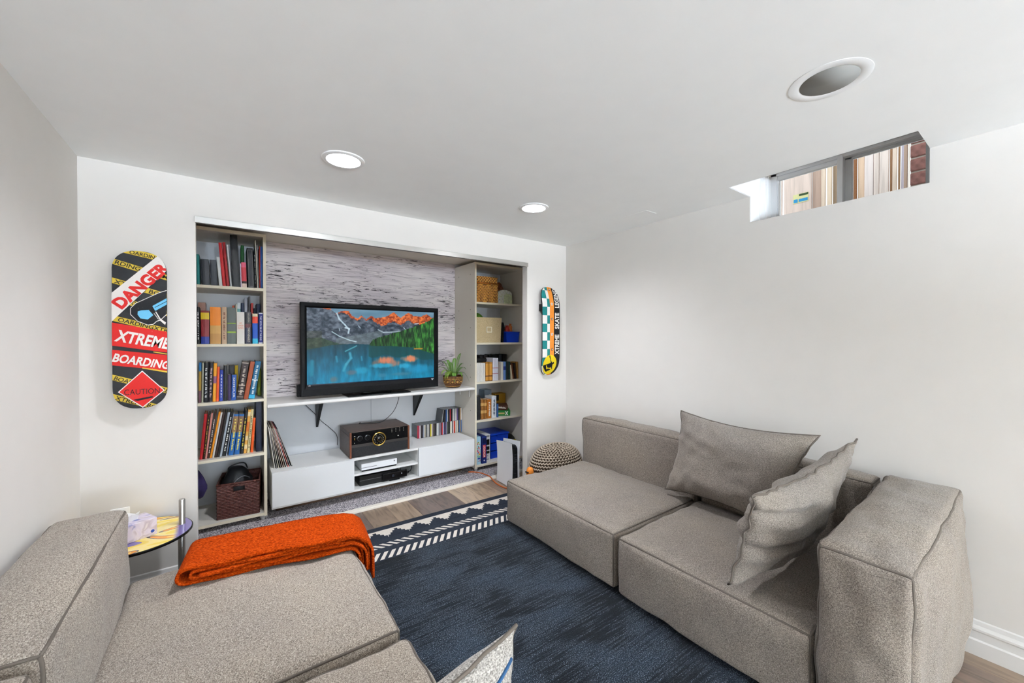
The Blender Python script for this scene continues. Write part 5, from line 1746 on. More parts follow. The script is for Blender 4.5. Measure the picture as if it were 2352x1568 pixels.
DECK_ART = [
    ('poly', [(-0.0959, 0.4014), (0.1072, 0.3628), (0.1071, 0.3346), (-0.0961, 0.3749)], 'yellow'),
    ('poly', [(-0.0963, 0.3368), (0.1067, 0.2734), (0.1065, 0.2452), (-0.0965, 0.3103)], 'yellow'),
    ('poly', [(-0.0969, 0.2463), (0.1062, 0.1802), (0.106, 0.152), (-0.0971, 0.2198)], 'yellow'),
    ('poly', [(-0.0974, 0.1649), (0.1057, 0.0956), (0.1055, 0.0674), (-0.0976, 0.1384)], 'yellow'),
    ('poly', [(-0.098, 0.0682), (0.1052, 0.007), (0.105, -0.0212), (-0.0982, 0.0417)], 'yellow'),
    ('poly', [(-0.0998, -0.2118), (0.1035, -0.291), (0.1033, -0.3193), (-0.1, -0.2384)], 'yellow'),
    ('poly', [(-0.1004, -0.3026), (0.1029, -0.3864), (0.1027, -0.4147), (-0.1005, -0.3292)], 'yellow'),
    ('text', 'OARDING', (-0.0375, 0.3651), (0.0703, 0.3446), 0.0176, 'black', 0.012, 0),
    ('text', 'RDING XTREME', (-0.0883, 0.3108), (0.1159, 0.2472), 0.0197, 'black', 0.012, 0),
    ('text', 'XTREME BO', (-0.0921, 0.2198), (0.0693, 0.1674), 0.0197, 'black', 0.012, 0),
    ('text', 'O', (-0.0318, 0.1188), (-0.0163, 0.1149), 0.0201, 'black', 0.012, 0),
    ('text', 'OARDINGXTR', (-0.0796, 0.0388), (0.1004, -0.0145), 0.0197, 'black', 0.012, 0),
    ('text', 'BOARDING XTRE', (-0.095, -0.2386), (0.0987, -0.3152), 0.0196, 'black', 0.012, 0),
    ('text', 'XTREME BOA', (-0.0923, -0.3316), (0.0751, -0.4), 0.0197, 'black', 0.012, 0),
    ('poly', [(-0.0982, 0.0331), (0.1051, -0.0101), (0.1045, -0.1139), (-0.0989, -0.0754)], 'red'),
    ('poly', [(-0.0991, -0.095), (0.1044, -0.1262), (0.104, -0.2037), (-0.0995, -0.1684)], 'red'),
    ('poly', [(0.0473, -0.1066), (0.1044, -0.1189), (0.1044, -0.1238), (0.0472, -0.1103)], 'yellow'),
    ('poly', [(0.0068, -0.1834), (0.1039, -0.2061), (0.1039, -0.2147), (0.0067, -0.1882)], 'yellow'),
    ('text', 'XTREME', (-0.0918, -0.0541), (0.1036, -0.0973), 0.0556, 'white', 0.03, 0.1),
    ('text', 'BOARDING', (-0.0994, -0.1517), (0.1031, -0.1975), 0.0416, 'white', 0.03, 0.1),
    ('poly', [(0.1063, 0.2028), (0.0694, 0.1856), (-0.0153, 0.1291), (-0.0344, 0.1034), (-0.0346, 0.0728), (-0.0094, 0.0405), (0.0279, 0.0222), (0.048, 0.0262), (0.0603, 0.041), (0.0731, 0.0461), (0.0914, 0.0252), (0.0951, 0.0375), (0.0786, 0.0524), (0.1056, 0.0863)], 'white'),
    ('poly', [(0.1063, 0.1992), (0.0703, 0.1827), (-0.0141, 0.1268), (-0.0323, 0.1023), (-0.0325, 0.0741), (-0.0085, 0.0429), (0.0279, 0.0252), (0.0472, 0.0292), (0.0594, 0.044), (0.075, 0.0523), (0.1056, 0.0899)], 'black'),
    ('poly', [(-0.0078, 0.0886), (0.004, 0.0944), (0.0315, 0.0979), (0.0483, 0.0727), (0.0281, 0.051), (0.0016, 0.055), (-0.0087, 0.0737)], 'blue'),
    ('poly', [(0.0373, 0.1114), (0.1061, 0.1648), (0.1059, 0.1329), (0.0575, 0.0954), (0.0439, 0.0906)], 'blue'),
    ('poly', [(0.0535, 0.1121), (0.106, 0.1501), (0.106, 0.147), (0.0544, 0.1091)], 'black'),
    ('poly', [(0.0263, 0.1229), (0.0397, 0.1283), (0.0552, 0.0941), (0.0732, 0.0583), (0.0695, 0.0509), (0.0461, 0.0816), (0.0306, 0.0991)], 'black'),
    ('poly', [(0.0552, 0.0892), (0.0588, 0.0906), (0.0768, 0.0523), (0.0722, 0.0498)], 'white'),
    ('poly', [(0.0497, 0.0818), (0.0515, 0.083), (0.0686, 0.0533), (0.0658, 0.052)], 'white'),
    ('poly', [(-0.0974, 0.1722), (0.0681, 0.3673), (0.1119, 0.3726), (0.1116, 0.3125), (-0.0982, 0.0372)], 'white'),
    ('text', 'DANGER', (-0.0617, 0.0941), (0.1162, 0.3043), 0.054, 'red', 0.05, 0),
    ('poly', [(0.0067, -0.1978), (0.0886, -0.2997), (0.0078, -0.379), (-0.0788, -0.2961)], 'white'),
    ('poly', [(0.0066, -0.2037), (0.0839, -0.2993), (0.0078, -0.373), (-0.0742, -0.2965)], 'red'),
    ('text', 'CAUTION', (-0.0574, -0.3131), (0.0701, -0.3135), 0.027, 'black', 0.0, 0),
    ('poly', [(-0.0255, -0.3383), (-0.0203, -0.3352), (0.0392, -0.3249), (0.0473, -0.3268), (0.0437, -0.3325), (-0.0095, -0.3433)], 'black'),
]

dk = Deck('skateboard', 'black skateboard deck printed DANGER and XTREME BOARDING on the wall', (-0.341, 2.618, 1.358), 0.0985, 0.382, 0.105, 2.35, 0.0)
for it in DECK_ART:
    if it[0] == 'poly':
        dk.art(tri_poly(it[1]), INK[it[2]], 'print')
    else:
        _, s, a, b, h, c, bold, shear = it
        dk.text(s, a, b, h, INK[c], bold, shear)
for zz in (0.2, -0.2):
    MB().rbox((-0.03, 0.0115, zz - 0.03), (0.03, YB - 2.618 - 0.0005, zz + 0.03), 0.004).build('wall_mount', M_BLK, dk.t)

dr = Deck('skateboard', 'curved skateboard deck printed XTREME SKATE LEGEND with yellow disc', (2.296, 2.598, 1.379), 0.100, 0.388, 0.115, 2.2, 0.048)
TEAL = worn('print_teal', '#1f7a78')
ORG = worn('print_orange', '#e08a34')
YEL = worn('print_bright_yellow', '#e0c418')
def rect(x0, x1, z0, z1):
    return [[(x0, z0), (x1, z0), (x1, z1)], [(x0, z0), (x1, z1), (x0, z1)]]
c1, c2, c3 = -0.046, -0.016, 0.030
dr.art(rect(-0.11, c2, -0.4, 0.4), INK['white'], 'print')
Tt = []
zt = 0.355
k = 0
while zt > -0.40:
    if k % 2 == 0:
        Tt += rect(-0.11, c1, zt - 0.073, zt)
    else:
        Tt += rect(c1, c2, zt - 0.073, zt)
    zt -= 0.073
    k += 1
Tt += rect(c1, c2, 0.355, 0.40)
dr.art(Tt, TEAL, 'print')
dr.art(rect(c2, c3, -0.4, 0.4), ORG, 'print')
def star(cx, cz, r):
    P = [(cx + (r if i % 2 == 0 else r * 0.42) * math.sin(PI * i / 5), cz + (r if i % 2 == 0 else r * 0.42) * math.cos(PI * i / 5)) for i in range(10)]
    return tri_poly(P)
for i, zz in enumerate((0.365, 0.235, 0.105, -0.028, -0.160)):
    dr.art(star(0.007, zz, 0.017), INK['black'] if i % 2 == 0 else INK['white'], 'star')
    dr.art(star(0.007, zz, 0.008), INK['white'] if i % 2 == 0 else INK['black'], 'star')
dr.text('XTREME', (0.088, -0.205), (0.088, -0.030), 0.050, INK['white'], 0.03)
dr.text('SKATE', (0.088, 0.020), (0.088, 0.160), 0.050, INK['white'], 0.03)
dr.text('LEGEND', (0.088, 0.205), (0.088, 0.375), 0.050, INK['white'], 0.03)
disc = [(-0.012 + 0.077 * math.cos(2 * PI * i / 40), -0.292 + 0.085 * math.sin(2 * PI * i / 40)) for i in range(40)]
dr.art(tri_poly(disc), YEL, 'disc')
SK = [(-0.0226, -0.2092), (-0.0175, -0.2117), (-0.0079, -0.2483), (0.005, -0.2681), (0.0179, -0.2783), (0.0244, -0.2698), (0.0341, -0.274), (0.0354, -0.2848), (0.0211, -0.292), (0.0199, -0.3076), (0.0264, -0.3371), (0.0212, -0.3368), (0.0083, -0.3144), (-0.0014, -0.3212), (-0.0238, -0.3202), (-0.0365, -0.3148), (-0.0429, -0.2977), (-0.0524, -0.2997), (-0.0397, -0.334), (-0.0238, -0.3275), (0.0051, -0.3336), (0.0083, -0.3386), (-0.0174, -0.3471), (-0.0365, -0.3558), (-0.0492, -0.3503), (-0.085, -0.3077), (-0.083, -0.2959), (-0.0429, -0.2881), (-0.0238, -0.284), (-0.0034, -0.2751), (-0.0143, -0.2481), (-0.0271, -0.2235)]
dr.art(tri_poly(SK), INK['black'], 'skater_silhouette')
MB().rbox((-0.085, 0.0125, 0.175), (-0.02, YB - 2.598 - 0.0005, 0.235), 0.004).build('wall_mount', M_BLK, dr.t)
MB().rbox((-0.03, 0.0125, -0.235), (0.03, YB - 2.598 - 0.0005, -0.175), 0.004).build('wall_mount', M_BLK, dr.t)

# ------------------------------------------------------------------ fern in a carved pot
fe = thing('potted_fern', 'green fern in a brown carved pot beside the television', 'potted plant', (1.788, 3.465, 0.8385))
M_POT = mat('pot_brown', '#4a2a18', 0.5)
prof = [(0.0001, 0.0), (0.058, 0.0), (0.068, 0.006), (0.084, 0.034), (0.093, 0.064), (0.096, 0.086), (0.095, 0.102), (0.098, 0.108), (0.096, 0.116), (0.088, 0.115), (0.086, 0.09), (0.0001, 0.088)]
MB().lathe(prof, 48).build('pot', M_POT, fe, smooth=True, angle=35)
rl = MB()
def rad(z):
    return float(np.interp(z, [0.0, 0.006, 0.034, 0.064, 0.086, 0.102, 0.108, 0.116], [0.058, 0.068, 0.084, 0.093, 0.096, 0.095, 0.098, 0.096]))
def bump_(a, z, w, h, d=0.0022):
    r = rad(z)
    p = Vector((r * math.cos(a), r * math.sin(a), z))
    n_ = Vector((math.cos(a), math.sin(a), 0))
    s = Vector((-math.sin(a), math.cos(a), 0))
    up = Vector((0, 0, 1))
    rl.add([p + s * w, p + up * h, p - s * w, p - up * h, p + n_ * d], [(0, 1, 4), (1, 2, 4), (2, 3, 4), (3, 0, 4)])
for j in range(44):
    a = 2 * PI * j / 44
    bump_(a, 0.100, 0.0045, 0.0045)
    bump_(a + 0.03, 0.086, 0.0050, 0.0055)
    bump_(a, 0.018, 0.0045, 0.0065)
for j in range(12):
    a = 2 * PI * j / 12
    bump_(a, 0.060, 0.012, 0.012, 0.004)
    for q in range(5):
        bump_(a + 0.26 + 0.11 * math.cos(q * 1.26), 0.060 + 0.010 * math.sin(q * 1.26), 0.0045, 0.0045)
for j in range(60):
    bump_(2 * PI * j / 60, 0.0745, 0.0035, 0.0016)
    bump_(2 * PI * j / 60, 0.040, 0.0042, 0.0022)
rl.build('carved_relief', mat('pot_gold', '#c8984c', 0.4), fe)
MB().lathe([(0.0001, 0.0895), (0.087, 0.0895)], 32, cap=False).build('soil', mat('soil', '#1c140e', 1.0), fe)
M_FERN = mat('fern_green', '#5f8a35', 0.55, var=(14, 0.4))
M_FERN2 = mat('fern_light_green', '#86a846', 0.55, var=(14, 0.3))
def frond(az, reach, rise, droop, seed, m):
    mb = MB()
    L = 20
    pts = []
    for i in range(L + 1):
        f = i / L
        r = reach * f
        z = rise * math.sin(min(1.0, f * 1.0) * PI * 0.5) - droop * f ** 2.6
        pts.append(Vector((math.cos(az) * (0.015 + r), math.sin(az) * (0.015 + r), 0.088 + z)))
    mb.tube(pts, [0.0018 * (1 - 0.75 * i / L) for i in range(L + 1)], 5)
    side = Vector((-math.sin(az), math.cos(az), 0))
    rr = random.Random(seed)
    for i in range(2, 2 * L):
        f = i / (2 * L)
        k = min(int(f * L), L - 1)
        p = pts[k].lerp(pts[k + 1], f * L - k)
        d = (pts[k + 1] - pts[k]).normalized()
        up = side.cross(d).normalized()
        w = 0.023 * (math.sin(PI * min(1, 0.16 + f * 0.86)) ** 0.8) + 0.003
        for s in (-1, 1):
            tip = p + side * s * w + d * w * 0.45 - up * w * 0.15 * rr.random()
            mdl = p.lerp(tip, 0.45)
            b = d * 0.0032
            mb.add([p, mdl + b, tip, mdl - b], [(0, 1, 2, 3)])
    mb.build('frond', m, fe)
for i, (az, re_, ri, dr_) in enumerate(((2.9, 0.16, 0.17, 0.10), (3.5, 0.15, 0.14, 0.10), (2.4, 0.11, 0.20, 0.05), (1.9, 0.07, 0.19, 0.02), (0.9, 0.08, 0.19, 0.0), (0.4, 0.11, 0.22, -0.02), (0.05, 0.135, 0.14, 0.06),
                                       (-0.5, 0.145, 0.12, 0.16), (-1.2, 0.11, 0.11, 0.10), (-1.9, 0.09, 0.12, 0.16), (-2.6, 0.13, 0.12, 0.12), (3.9, 0.15, 0.13, 0.12), (1.4, 0.08, 0.15, 0.0), (-0.1, 0.10, 0.16, 0.02), (2.7, 0.10, 0.13, 0.03))):
    frond(az, re_, ri, dr_, i, M_FERN2 if i in (0, 1, 10, 11) else M_FERN)

# ------------------------------------------------------------------ wicker basket and its contents on the bottom left shelf
def woven_wall(mb, P0, ex, ez, w, h, nrm, rows, cols, amp, hole=None):
    """one woven face: P0 lower corner, ex along, ez up"""
    nx, nz = cols * 4, rows * 4
    P0, ex, ez, nrm = Vector(P0), Vector(ex), Vector(ez), Vector(nrm)
    idx = {}
    vs, fs = [], []
    for j in range(nz + 1):
        for i in range(nx + 1):
            r = j // 4
            ph = (j % 4) / 4
            o = amp * (math.sin(PI * i / 4 * 1.0 + PI * r) * 0.7 + 0.3) * math.sin(PI * ph) ** 0.7 if j % 4 else -amp * 0.5
            vs.append(P0 + ex * (w * i / nx) + ez * (h * j / nz) + nrm * o)
    for j in range(nz):
        for i in range(nx):
            if hole:
                fx, fz_ = (i + 0.5) / nx, (j + 0.5) / nz
                if hole[0] < fx < hole[1] and hole[2] < fz_ < hole[3]:
                    continue
            a = j * (nx + 1) + i
            fs.append((a, a + 1, a + nx + 2, a + nx + 1))
    mb.add(vs, fs)
wk = thing('wicker_basket', 'dark brown woven basket with a handle hole, bottom shelf of left bookcase', 'basket', (-0.062, 3.372, 0.0665), (0, 0, R(-6)))
M_WICK = mat('dark_wicker', '#54302a', 0.5, var=(150, 0.7))
BWd, BDp, BHt = 0.245, 0.29, 0.238
mb = MB()
woven_wall(mb, (0, 0, 0), (1, 0, 0), (0, 0, 1), BWd, BHt, (0, -1, 0), 20, 13, 0.0050, (0.38, 0.66, 0.76, 0.92))
woven_wall(mb, (0, BDp, 0), (1, 0, 0), (0, 0, 1), BWd, BHt, (0, 1, 0), 20, 13, 0.0050)
woven_wall(mb, (0, 0, 0), (0, 1, 0), (0, 0, 1), BDp, BHt, (-1, 0, 0), 20, 15, 0.0050)
woven_wall(mb, (BWd, 0, 0), (0, 1, 0), (0, 0, 1), BDp, BHt, (1, 0, 0), 20, 15, 0.0050)
mb.box((0.002, 0.002, 0.0), (BWd - 0.002, BDp - 0.002, 0.006))
mb.build('woven_body', M_WICK, wk, smooth=True)
rim = MB().tube([(0, 0, BHt), (BWd, 0, BHt), (BWd, BDp, BHt), (0, BDp, BHt)], 0.006, 8, closed=True)
rim.build('rim', M_WICK, wk, smooth=True)
hr = MB().tube([(BWd * 0.38, -0.001, BHt * 0.76), (BWd * 0.66, -0.001, BHt * 0.76), (BWd * 0.66, -0.001, BHt * 0.92), (BWd * 0.38, -0.001, BHt * 0.92)], 0.0045, 8, closed=True)
hr.build('handle_binding', M_WICK, wk, smooth=True)
bp = thing('backpack', 'black padded bag with loop handle stuffed in the dark wicker basket', 'bag', (0.055, 3.51, 0.0760))
M_NYL = mat('black_nylon', '#121316', 0.55, var=(30, 0.3))
mb = MB()
vs, fs = [], []
for i in range(17):
    for j in range(28):
        ph, th = PI * i / 16, 2 * PI * j / 28
        s = max(1e-4, math.sin(ph)) ** 0.6
        v = Vector((0.098 * s * math.cos(th), 0.085 * s * math.sin(th), 0.155 - 0.153 * math.cos(ph)))
        v += v.normalized() * 0.008 * noise.noise(v * 18)
        if v.z > 0.23:
            v.x *= 0.86
        vs.append(v)
for i in range(16):
    for j in range(28):
        fs.append((i * 28 + j, i * 28 + (j + 1) % 28, (i + 1) * 28 + (j + 1) % 28, (i + 1) * 28 + j))
mb.add([(v.x, v.y, max(0.0, v.z)) for v in vs], fs)
mb.build('body', M_NYL, bp, smooth=True)
MB().tube(bez([(-0.05, -0.02, 0.285), (-0.045, -0.03, 0.315), (0.0, -0.035, 0.335), (0.045, -0.03, 0.33), (0.062, -0.02, 0.29)]), 0.0045, 8).build('handle', M_NYL, bp, smooth=True)
MB().tube(bez([(-0.03, -0.088, 0.20), (0.0, -0.086, 0.235), (0.04, -0.078, 0.25), (0.075, -0.05, 0.225)]), 0.0022, 6).build('zip', mat('zip_grey', '#8a8c90', 0.4), bp, smooth=True)
pc = MB()
vs, fs = [], []
for i in range(15):
    for j in range(11):
        f, g = i / 14, j / 10
        x = -0.235 + 0.125 * f * (0.35 + 0.65 * (1 - abs(g - 0.35)))
        vs.append((x, 3.42 + 0.02 * math.sin(g * 7 + f * 3), 0.235 + 0.19 * g + 0.015 * math.sin(f * 6)))
fs = [(i * 11 + j, (i + 1) * 11 + j, (i + 1) * 11 + j + 1, i * 11 + j + 1) for i in range(14) for j in range(10)]
mb = MB().add(vs, fs).add([(v[0], v[1] + 0.02, v[2]) for v in vs], fs)
edge = [(i, 0) for i in range(15)] + [(14, j) for j in range(1, 11)] + [(i, 10) for i in range(13, -1, -1)] + [(0, j) for j in range(9, 0, -1)]
E_ = [i * 11 + j for i, j in edge]
mb.f += [(E_[q], E_[(q + 1) % len(E_)], E_[(q + 1) % len(E_)] + 165, E_[q] + 165) for q in range(len(E_))]
mb.fm += [0] * len(E_)
pcl = thing('purple_bag', 'dark purple cloth bag at the left of the bottom left shelf', 'bag', (0, 0, 0))
mb.build('cloth', mat('purple_cloth', '#2a2348', 0.9, var=(20, 0.2)), pcl, smooth=True)
MB().rbox((-0.33, 3.38, 0.0665), (-0.20, 3.60, 0.27), 0.03, 3).build('body', mat('purple_cloth', '#2a2348', 0.9), pcl, smooth=True, angle=60)

# ------------------------------------------------------------------ right bookcase: top shelf
rt = thing('rattan_box', 'amber woven rattan box with lid on the top right shelf', 'basket', (2.003, 3.365, 1.6725))
def rattan():
    m = bpy.data.materials.new('amber_rattan')
    t = NT(m)
    ck = t.n('ShaderNodeTexChecker', i_Scale=1.0)
    ck.inputs['Color1'].default_value = hexc('#d89a3a')
    ck.inputs['Color2'].default_value = hexc('#6a3a14')
    t.l(t.coords((64, 64, 64)), ck.inputs['Vector'])
    nz = t.n('ShaderNodeTexNoise', i_Scale=60.0)
    t.l(t.coords(), nz.inputs['Vector'])
    t.l(t.mix(0.12, ck.outputs['Color'], t.ramp(nz.outputs['Fac'], [(0.3, '#8a5018'), (0.7, '#e0a850')])), t.b.inputs['Base Color'])
    t.b.inputs['Roughness'].default_value = 0.5
    return m
M_RAT = rattan()
RWd, RDp = 0.245, 0.25
def woven_box(z0, h, rows, g, nm, top=False):
    mb = MB()
    for P0, ex, w, nn, c in (((-g, -g, z0), (1, 0, 0), RWd + 2 * g, (0, -1, 0), 10), ((-g, RDp + g, z0), (1, 0, 0), RWd + 2 * g, (0, 1, 0), 10), ((-g, -g, z0), (0, 1, 0), RDp + 2 * g, (-1, 0, 0), 10), ((RWd + g, -g, z0), (0, 1, 0), RDp + 2 * g, (1, 0, 0), 10)):
        woven_wall(mb, P0, ex, (0, 0, 1), w, h, nn, rows, c, 0.004)
    mb.box((0, 0, z0 + (h - 0.006 if top else 0)), (RWd, RDp, z0 + (h if top else 0.006)))
    return mb.build(nm, M_RAT, rt, smooth=True)
woven_box(0.0, 0.185, 11, 0.0, 'body')
woven_box(0.205, 0.055, 3, -0.004, 'lid', True)
MB().tube([(-0.004, -0.004, 0.193), (RWd + 0.004, -0.004, 0.193), (RWd + 0.004, RDp, 0.193), (-0.004, RDp, 0.193)], 0.008, 8, closed=True).build('rim', mat('rattan_rim', '#9a5a1c', 0.5, var=(80, 0.3)), rt, smooth=True)
cbx = thing('floral_box', 'small white floral arched box on the top right shelf', 'box', (2.262, 3.38, 1.6725))
arch = [(0, 0), (0.175, 0), (0.175, 0.105)] + [(0.0875 + 0.0875 * math.cos(a), 0.105 + 0.04 * math.sin(a)) for a in [PI * k / 10 for k in range(1, 10)]] + [(0, 0.105)]
def floral():
    m = bpy.data.materials.new('floral_print')
    t = NT(m)
    nz = t.n('ShaderNodeTexNoise', i_Scale=34.0, i_Detail=2.0, i_Distortion=2.0)
    t.l(t.coords(), nz.inputs['Vector'])
    t.l(t.ramp(nz.outputs['Fac'], [(0.30, '#5a6480'), (0.37, '#dfe2e0'), (0.52, '#e8e6dc'), (0.60, '#b8c89a'), (0.66, '#d8e0c0'), (0.72, '#d0704a')]), t.b.inputs['Base Color'])
    t.b.inputs['Roughness'].default_value = 0.4
    return m
MB().prism(arch, 0.0, 0.07, 'Y').build('carton', floral(), cbx)
MB().prism([(p[0] * 0.6 + 0.07, p[1] * 0.72) for p in arch], -0.004, 0.0, 'Y').build('front_card', mat('pale_green_print', '#cdd6ae', 0.5, var=(40, 0.25)), cbx)
lf = thing('copper_leaf', 'large copper coloured leaf ornament behind the floral box', 'ornament', (2.395, 3.64, 1.6725))
mb = MB()
for cx_, sc_, rt_ in ((0.02, 1.0, 0.14), (-0.085, 0.72, -0.25)):
    n = 18
    for i in range(n):
        f0, f1 = i / n, (i + 1) / n
        w0, w1 = (0.085 * math.sin(PI * min(1, 0.12 + 0.88 * f)) ** 0.7 * sc_ for f in (f0, f1))
        for s in (-1, 1):
            z0, z1 = 0.235 * f0 * sc_, 0.235 * f1 * sc_
            pts = [(0, 0.010, z0), (s * w0, 0.0, z0 + 0.035 * sc_), (s * w1 * 0.97, -0.002, z1 + 0.035 * sc_ - 0.004), (0, 0.010, z1)]
            Rm = Matrix.Rotation(rt_, 4, 'Y')
            a = [Rm @ Vector(p) + Vector((cx_, 0, 0.0)) for p in pts]
            b = [v + Vector((0, 0.006, 0)) for v in a]
            mb.add(a + b, [(0, 1, 2, 3), (7, 6, 5, 4), (0, 1, 5, 4), (1, 2, 6, 5), (2, 3, 7, 6), (3, 0, 4, 7)])
mb.build('leaf_blades', mat('copper_leaf', '#9a5f44', 0.4, 0.4, var=(50, 0.35)), lf)
MB().rbox((-0.09, -0.02, 0.0), (0.06, 0.03, 0.012), 0.004).build('base', mat('leaf_base', '#5a3a2a', 0.6), lf)

# second shelf
bn = thing('fabric_bin', 'beige fabric storage bin with white label frame, second right shelf', 'storage bin', (1.985, 3.352, 1.2725))
M_BIN = fabric('bin_linen', '#a8946e', '#cdb88e', '#dccaa4', 420.0, 0.3)
BZ = 0.252
def taper(x0, x1, y0, y1, h, g, th, mats, nm, parent):
    mb = MB()
    o = [(x0, y0), (x1, y0), (x1, y1), (x0, y1)]
    t_ = [(x0 - g, y0 - g * 0.3), (x1 + g, y0 - g * 0.3), (x1 + g, y1), (x0 - g * 0, y1)]
    i_ = [(t_[k][0] + (th if k in (0, 3) else -th), t_[k][1] + (th if k in (0, 1) else -th)) for k in range(4)]
    ib = [(o[k][0] + (th if k in (0, 3) else -th), o[k][1] + (th if k in (0, 1) else -th)) for k in range(4)]
    vs = [(*p, 0) for p in o] + [(*p, h) for p in t_] + [(*p, h) for p in i_] + [(*p, 0.005) for p in ib]
    fs = [(3, 2, 1, 0)] + [(k, (k + 1) % 4, 4 + (k + 1) % 4, 4 + k) for k in range(4)] + [(4 + k, 4 + (k + 1) % 4, 8 + (k + 1) % 4, 8 + k) for k in range(4)] + [(8 + k, 8 + (k + 1) % 4, 12 + (k + 1) % 4, 12 + k) for k in range(4)] + [(12, 13, 14, 15)]
    mb.add(vs, fs)
    return mb.build(nm, mats, parent)
taper(0.006, 0.292, 0.006, 0.30, BZ, 0.012, 0.006, M_BIN, 'body', bn)
lfm = MB()
for a, b in (((0.118, 0.100), (0.185, 0.110)), ((0.118, 0.150), (0.185, 0.160)), ((0.118, 0.110), (0.128, 0.150)), ((0.175, 0.110), (0.185, 0.150))):
    lfm.rbox((a[0], -0.0015, a[1]), (b[0], 0.005, b[1]), 0.001, 1)
lfm.build('label_frame', mat('cream_frame', '#efe6cc', 0.5), bn)
gb_ = thing('green_bag', 'green and black patterned bag showing above the beige fabric bin', 'bag', (2.085, 3.50, 1.279))
vs, fs = [], []
for i in range(13):
    for j in range(24):
        ph, th = PI * i / 12, 2 * PI * j / 24
        v = Vector((0.085 * math.sin(ph) * math.cos(th), 0.10 * math.sin(ph) * math.sin(th), 0.148 - 0.147 * math.cos(ph)))
        vs.append(v + v.normalized() * 0.01 * noise.noise(v * 15))
for i in range(12):
    for j in range(24):
        fs.append((i * 24 + j, i * 24 + (j + 1) % 24, (i + 1) * 24 + (j + 1) % 24, (i + 1) * 24 + j))
MB().add([(v.x, v.y, max(0, v.z)) for v in vs], fs).build('body', mat('green_pattern', '#5a8a2c', 0.6, var=(22, 0.75)), gb_, smooth=True)
bt = thing('plastic_tub', 'bright blue plastic tub on the second right shelf', 'tub', (2.352, 3.36, 1.2725))
M_BLUE = mat('blue_plastic', '#0f3fc0', 0.3)
taper(0.008, 0.160, 0.006, 0.22, 0.108, 0.010, 0.003, M_BLUE, 'body', bt)
MB().tube([(-0.002, 0.003, 0.108), (0.170, 0.003, 0.108), (0.170, 0.22, 0.108), (0.002, 0.22, 0.108)], 0.005, 8, closed=True).build('rim', M_BLUE, bt, smooth=True)
rdp = [('red crumpled packet in the blue plastic tub', '#a83226', (2.398, 3.415), 0.038, 0.165), ('orange crumpled packet behind in the blue plastic tub', '#c06a32', (2.472, 3.46), 0.030, 0.185), ('black pouch at the back of the blue plastic tub', '#17181a', (2.405, 3.515), 0.036, 0.20)]
for lb, c, (px_, py_), r_, h_ in rdp:
    t = thing('packet', lb, 'packet', (px_, py_, 1.2765))
    mb = MB()
    vs, fs = [], []
    for i in range(9):
        for j in range(16):
            f, th = i / 8, 2 * PI * j / 16
            rr_ = r_ * (1 - 0.25 * f) * (1 if i < 8 else 0.6)
            v = Vector((rr_ * math.cos(th), rr_ * 0.8 * math.sin(th), h_ * f))
            v += Vector((math.cos(th), math.sin(th), 0)) * 0.010 * noise.noise(v * 30 + Vector((h_ * 50, 0, 0)))
            vs.append(v)
    for i in range(8):
        for j in range(16):
            fs.append((i * 16 + j, i * 16 + (j + 1) % 16, (i + 1) * 16 + (j + 1) % 16, (i + 1) * 16 + j))
    fs += [tuple(range(16))[::-1], tuple(range(128, 144))]
    mb.add(vs, fs).build('wrapper', mat('packet_' + c[1:], c, 0.35, var=(40, 0.3)), t, smooth=True)
    MB().box((-r_ * 0.5, -0.002, h_ - 0.002), (r_ * 0.5, 0.002, h_ + 0.010)).build('crimped_seal', mat('packet_' + c[1:], c, 0.35), t)
sp = thing('black_notebook', 'thin black spiral notebook beside the beige fabric bin', 'notebook', (2.308, 3.365, 1.2725), (0, R(2), 0))
MB().box((0, 0.006, 0.0005), (0.014, 0.20, 0.195)).build('cover', mat('notebook_black', '#161618', 0.6), sp)
mb = MB()
for k in range(16):
    mb.tube([(0.007 + 0.008 * math.cos(a), 0.006 + 0.006 * math.sin(a), 0.012 + k * 0.0115) for a in [2 * PI * q / 8 for q in range(8)]], 0.0012, 5, closed=True)
mb.build('spiral_binding', mat('wire_black', '#202022', 0.3, 0.6), sp)

# third shelf extras
def back_book(x, th, h, z, yf, c, desc, where, lean=0.0):
    return book(x, th, h, lean, yf, c, desc, {}, z, where)
for x, th, h, c, d in ((1.990, 0.045, 0.262, '#241a1a', 'dark maroon book in the back row'), (2.038, 0.044, 0.262, '#2a1c1c', 'second dark maroon book in the back row'), (2.150, 0.040, 0.246, '#1b1718', 'black brown book in the back row'), (2.200, 0.050, 0.252, '#221a1c', 'very dark plum book in the back row'),
                       (2.262, 0.035, 0.25, '#121214', 'jet black book in the back row'), (2.305, 0.075, 0.255, '#14181a', 'broad black book in the back row'), (2.388, 0.040, 0.252, '#2a3036', 'charcoal blue book in the back row'), (2.440, 0.055, 0.255, '#18140f', 'black book at the right of the back row')):
    back_book(x, th, h, 0.885, 3.555, c, d, 'third shelf of right bookcase')
cy = thing('black_cylinder', 'black cylinder lying across the white set volumes', 'speaker', (1.988, 3.415, 1.0965))
MB().lathe([(0.0001, 0.0), (0.020, 0.0), (0.0225, 0.004), (0.0225, 0.141), (0.020, 0.145), (0.0001, 0.145)], 28, axis='X').build('body', mat('soft_black', '#141416', 0.5), cy, smooth=True, angle=40)
MB().lathe([(0.0228, 0.02), (0.0232, 0.02), (0.0232, 0.024), (0.0228, 0.024)], 28, axis='X', close=True).build('ring', mat('grey_ring', '#4a4c50', 0.4), cy)
